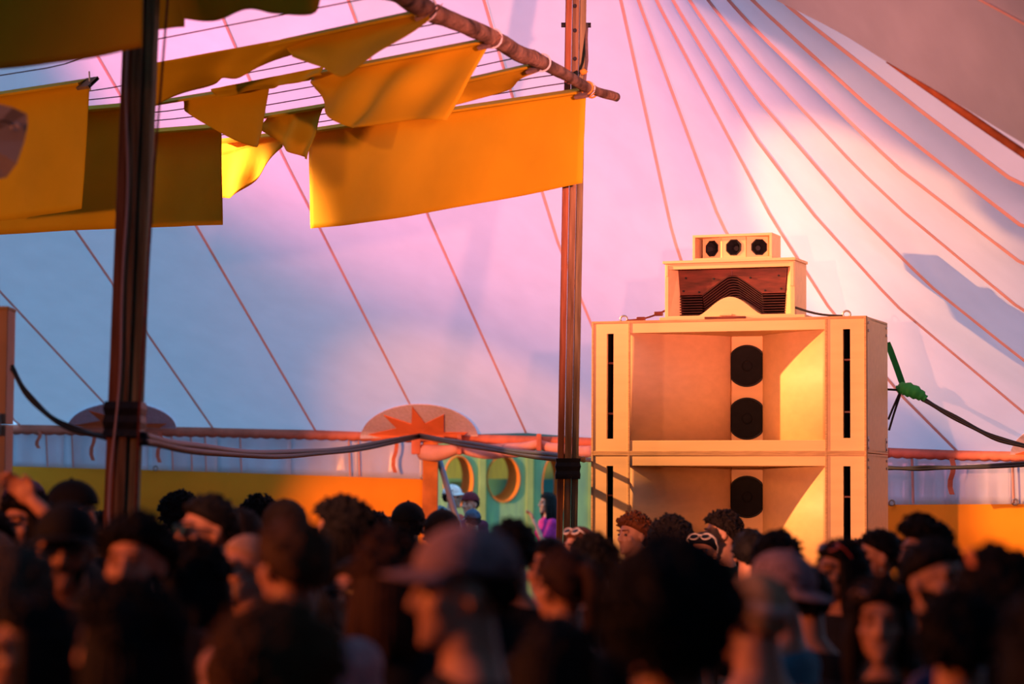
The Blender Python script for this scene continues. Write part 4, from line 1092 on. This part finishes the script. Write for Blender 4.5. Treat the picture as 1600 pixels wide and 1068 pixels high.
person('person with a sleek brown ponytail and a bare ear', 880, 847, 7.2, -148, 'f', 'pony', (.035, .020, .013), shirt=(.015, .02, .02))
person('woman with pulled back hair and sunglasses on her head facing the crowd', 1374, 900, 6.9, -8, 'f', 'wavy', DBR, skin=0, glass=(.3, .16, .14), glass_up=True)
person('bearded person with slicked dark hair smiling toward the grey canopy', 1462, 836, 7.4, 38, hair='short', hc=BLK, beard=True, shirt=(.03, .03, .03))
person('dark haired person squeezed between the smiling man and the violet shirt', 1500, 915, 6.2, 160, hair='messy', hc=BLK)
person('person in black with a round dark head behind the backwards cap', 1262, 880, 8.4, 178, hair='short', hc=BLK, shirt=(.012, .02, .028))
person('face with dark glasses peering over the pale pink shirt', 556, 868, 8.0, -24, 'fc', 'tied', DBR, glass=(.015, .03, .05))
person('pale bald headed person with dark sunglasses beside the cropped brown head', 384, 832, 8.2, -50, hair='buzz', hc=(.48, .32, .24), glass=(.01, .01, .012), beard=True, skin=0)
# middle rows
person('person in mirrored blue sunglasses licking a folded white paper', 322, 768, 9.2, -62, hair='short', hc=BLK, glass=(.01, .05, .09), lens=(.015, .09, .17), paper=True, skin=0)
person('person with dark dreadlocks behind the blue sunglasses', 376, 788, 10.0, 178, hair='dread', hc=DBR)
person('woman with wavy black hair and shaded face beside the salmon cabinet', 38, 763, 10.2, -28, 'f', 'wavy', BLK, skin=0)
person('person with an arm bent over their head beside the salmon cabinet', -14, 792, 9.2, 0, 'mr', 'short', BLK, skin=0)
person('person in a black cap smoking a cigarette by the thick post', 117, 750, 10.4, 62, hair='short', cap=(.009, .010, .012), brim=False, cig=True)
person('person in a purple pink knitted hat behind the wavy black hair', 36, 748, 12.6, -30, 'f', 'tied', DBR, cap=(.22, .09, .15), brim=False)
person('person with long swept back black hair and a bare ear in profile', 532, 775, 9.3, -96, hair='wavy', hc=BLK, shirt=(.010, .016, .026))
person('person with dark hair rising behind the mauve grey cap', 800, 806, 8.9, 178, hair='short', hc=BLK)
person('dark haired person whose pinkish forehead tops the brown ponytail', 856, 838, 9.4, -30, 'f', 'tied', BLK, skin=0)
person('person with tousled black hair and bare ear by the slender post', 924, 829, 10.2, -146, hair='messy', hc=BLK)
person('person with long black hair and red sunglasses on top of the head', 1312, 838, 9.4, -60, 'f', 'long', BLK, glass=(.42, .06, .04), glass_up=True, skin=1)
person('person with a glossy dark bob before the lower bass cabinet', 1215, 829, 10.0, 168, 'f', 'wavy', BLK)
person('woman in profile with a sleek ponytail and silver earring', 1370, 821, 10.6, -88, 'f', 'pony', BLK, ear=True, skin=0)
person('person with a swept up black quiff before the orange wall', 1443, 803, 9.6, -70, hair='quiff', hc=BLK, skin=1)
person('dark brown haired person in a white collar beside the smiling man', 1508, 868, 9.4, -150, hair='short', hc=DBR, shirt=(.55, .62, .58))
# far rows by the wall and the speakers
person('person with a round dark head near the orange wall', 588, 796, 13.4, 178, hair='short', hc=DBR)
person('person in a black cap with a button top before the door post', 638, 784, 13.8, 180, hair='short', cap=(.010, .011, .013), brim=True)
person('person in a black beret in front of the doorway strut', 692, 796, 13.0, 168, hair='short', cap=(.008, .008, .009), brim=False)
person('person with fair skin showing between the round head and the button cap', 612, 812, 14.6, -30, 'f', 'tied', BRN)
person('curly dark haired person by the edge of the lit orange wall', 279, 765, 13.6, -150, hair='curly', hc=BLK)
person('person with dark ruffled hair in front of the lit orange wall', 406, 769, 13.8, 170, hair='messy', hc=BLK)
person('person in a wide dark hat behind the cropped brown head', 446, 780, 9.9, 178, hair='short', cap=(.020, .014, .010), brim=True, capback=True)
person('red haired person wearing white goggles by the slender post', 905, 822, 13.2, -50, 'f', 'tied', AUB, glass=(.75, .72, .70), glass_up=True)
person('curly red haired person brightly lit with dark sunglasses pushed up', 988, 797, 15.2, -52, hair='curly', hc=(.14, .045, .015), glass=(.012, .01, .01), glass_up=True)
person('person with bushy dark curls before the lower bass cabinet', 1048, 802, 14.0, 178, hair='afro', hc=DBR)
person('person in profile with short spiky curls and a dark green shirt', 1126, 794, 14.2, -92, hair='messy', hc=DBR, shirt=(.010, .035, .025), skin=0)
person('person with white framed sunglasses on dark hair by the spiky curls', 1098, 830, 13.4, -20, 'f', 'tied', BLK, glass=(.80, .76, .74), glass_up=True)
person('person with a round dark head hiding the lowest speaker driver', 1172, 824, 12.4, 178, hair='short', hc=BLK, shirt=(.012, .012, .014))
person('person with brown hair behind the sleek ponytail woman', 1338, 840, 13.0, -60, 'f', 'long', BRN)
person('person with dark hair half hidden by the thick post', 158, 796, 13.2, -150, hair='messy', hc=BLK)
# people outside by the booth
person('person outside the doorway in a white cap and red top', 708, 757, 31.0, 60, 'fc', 'short', DBR, cap=(.85, .82, .74), shirt=(.62, .07, .05), group='people outside by the booth')
person('person outside the doorway in a maroon hat', 734, 768, 30.0, -40, 'm', 'short', DBR, cap=(.14, .02, .03), brim=False, shirt=(.12, .02, .05), group='people outside by the booth')
person('person outside the doorway in a blue cap and pale shirt', 738, 795, 27.6, -160, 'm', 'short', DBR, cap=(.06, .10, .16), shirt=(.5, .38, .42), group='people outside by the booth')
person('person outside in a slate beanie under the grey strut', 688, 790, 28.4, 170, 'm', 'short', DBR, cap=(.10, .16, .19), brim=False, shirt=(.1, .1, .12), group='people outside by the booth')
person('person in a magenta and navy top sitting by the booth opening', 855, 768, 33.0, -70, 'fc', 'long', DBR, shirt=(.55, .03, .22), group='people outside by the booth')
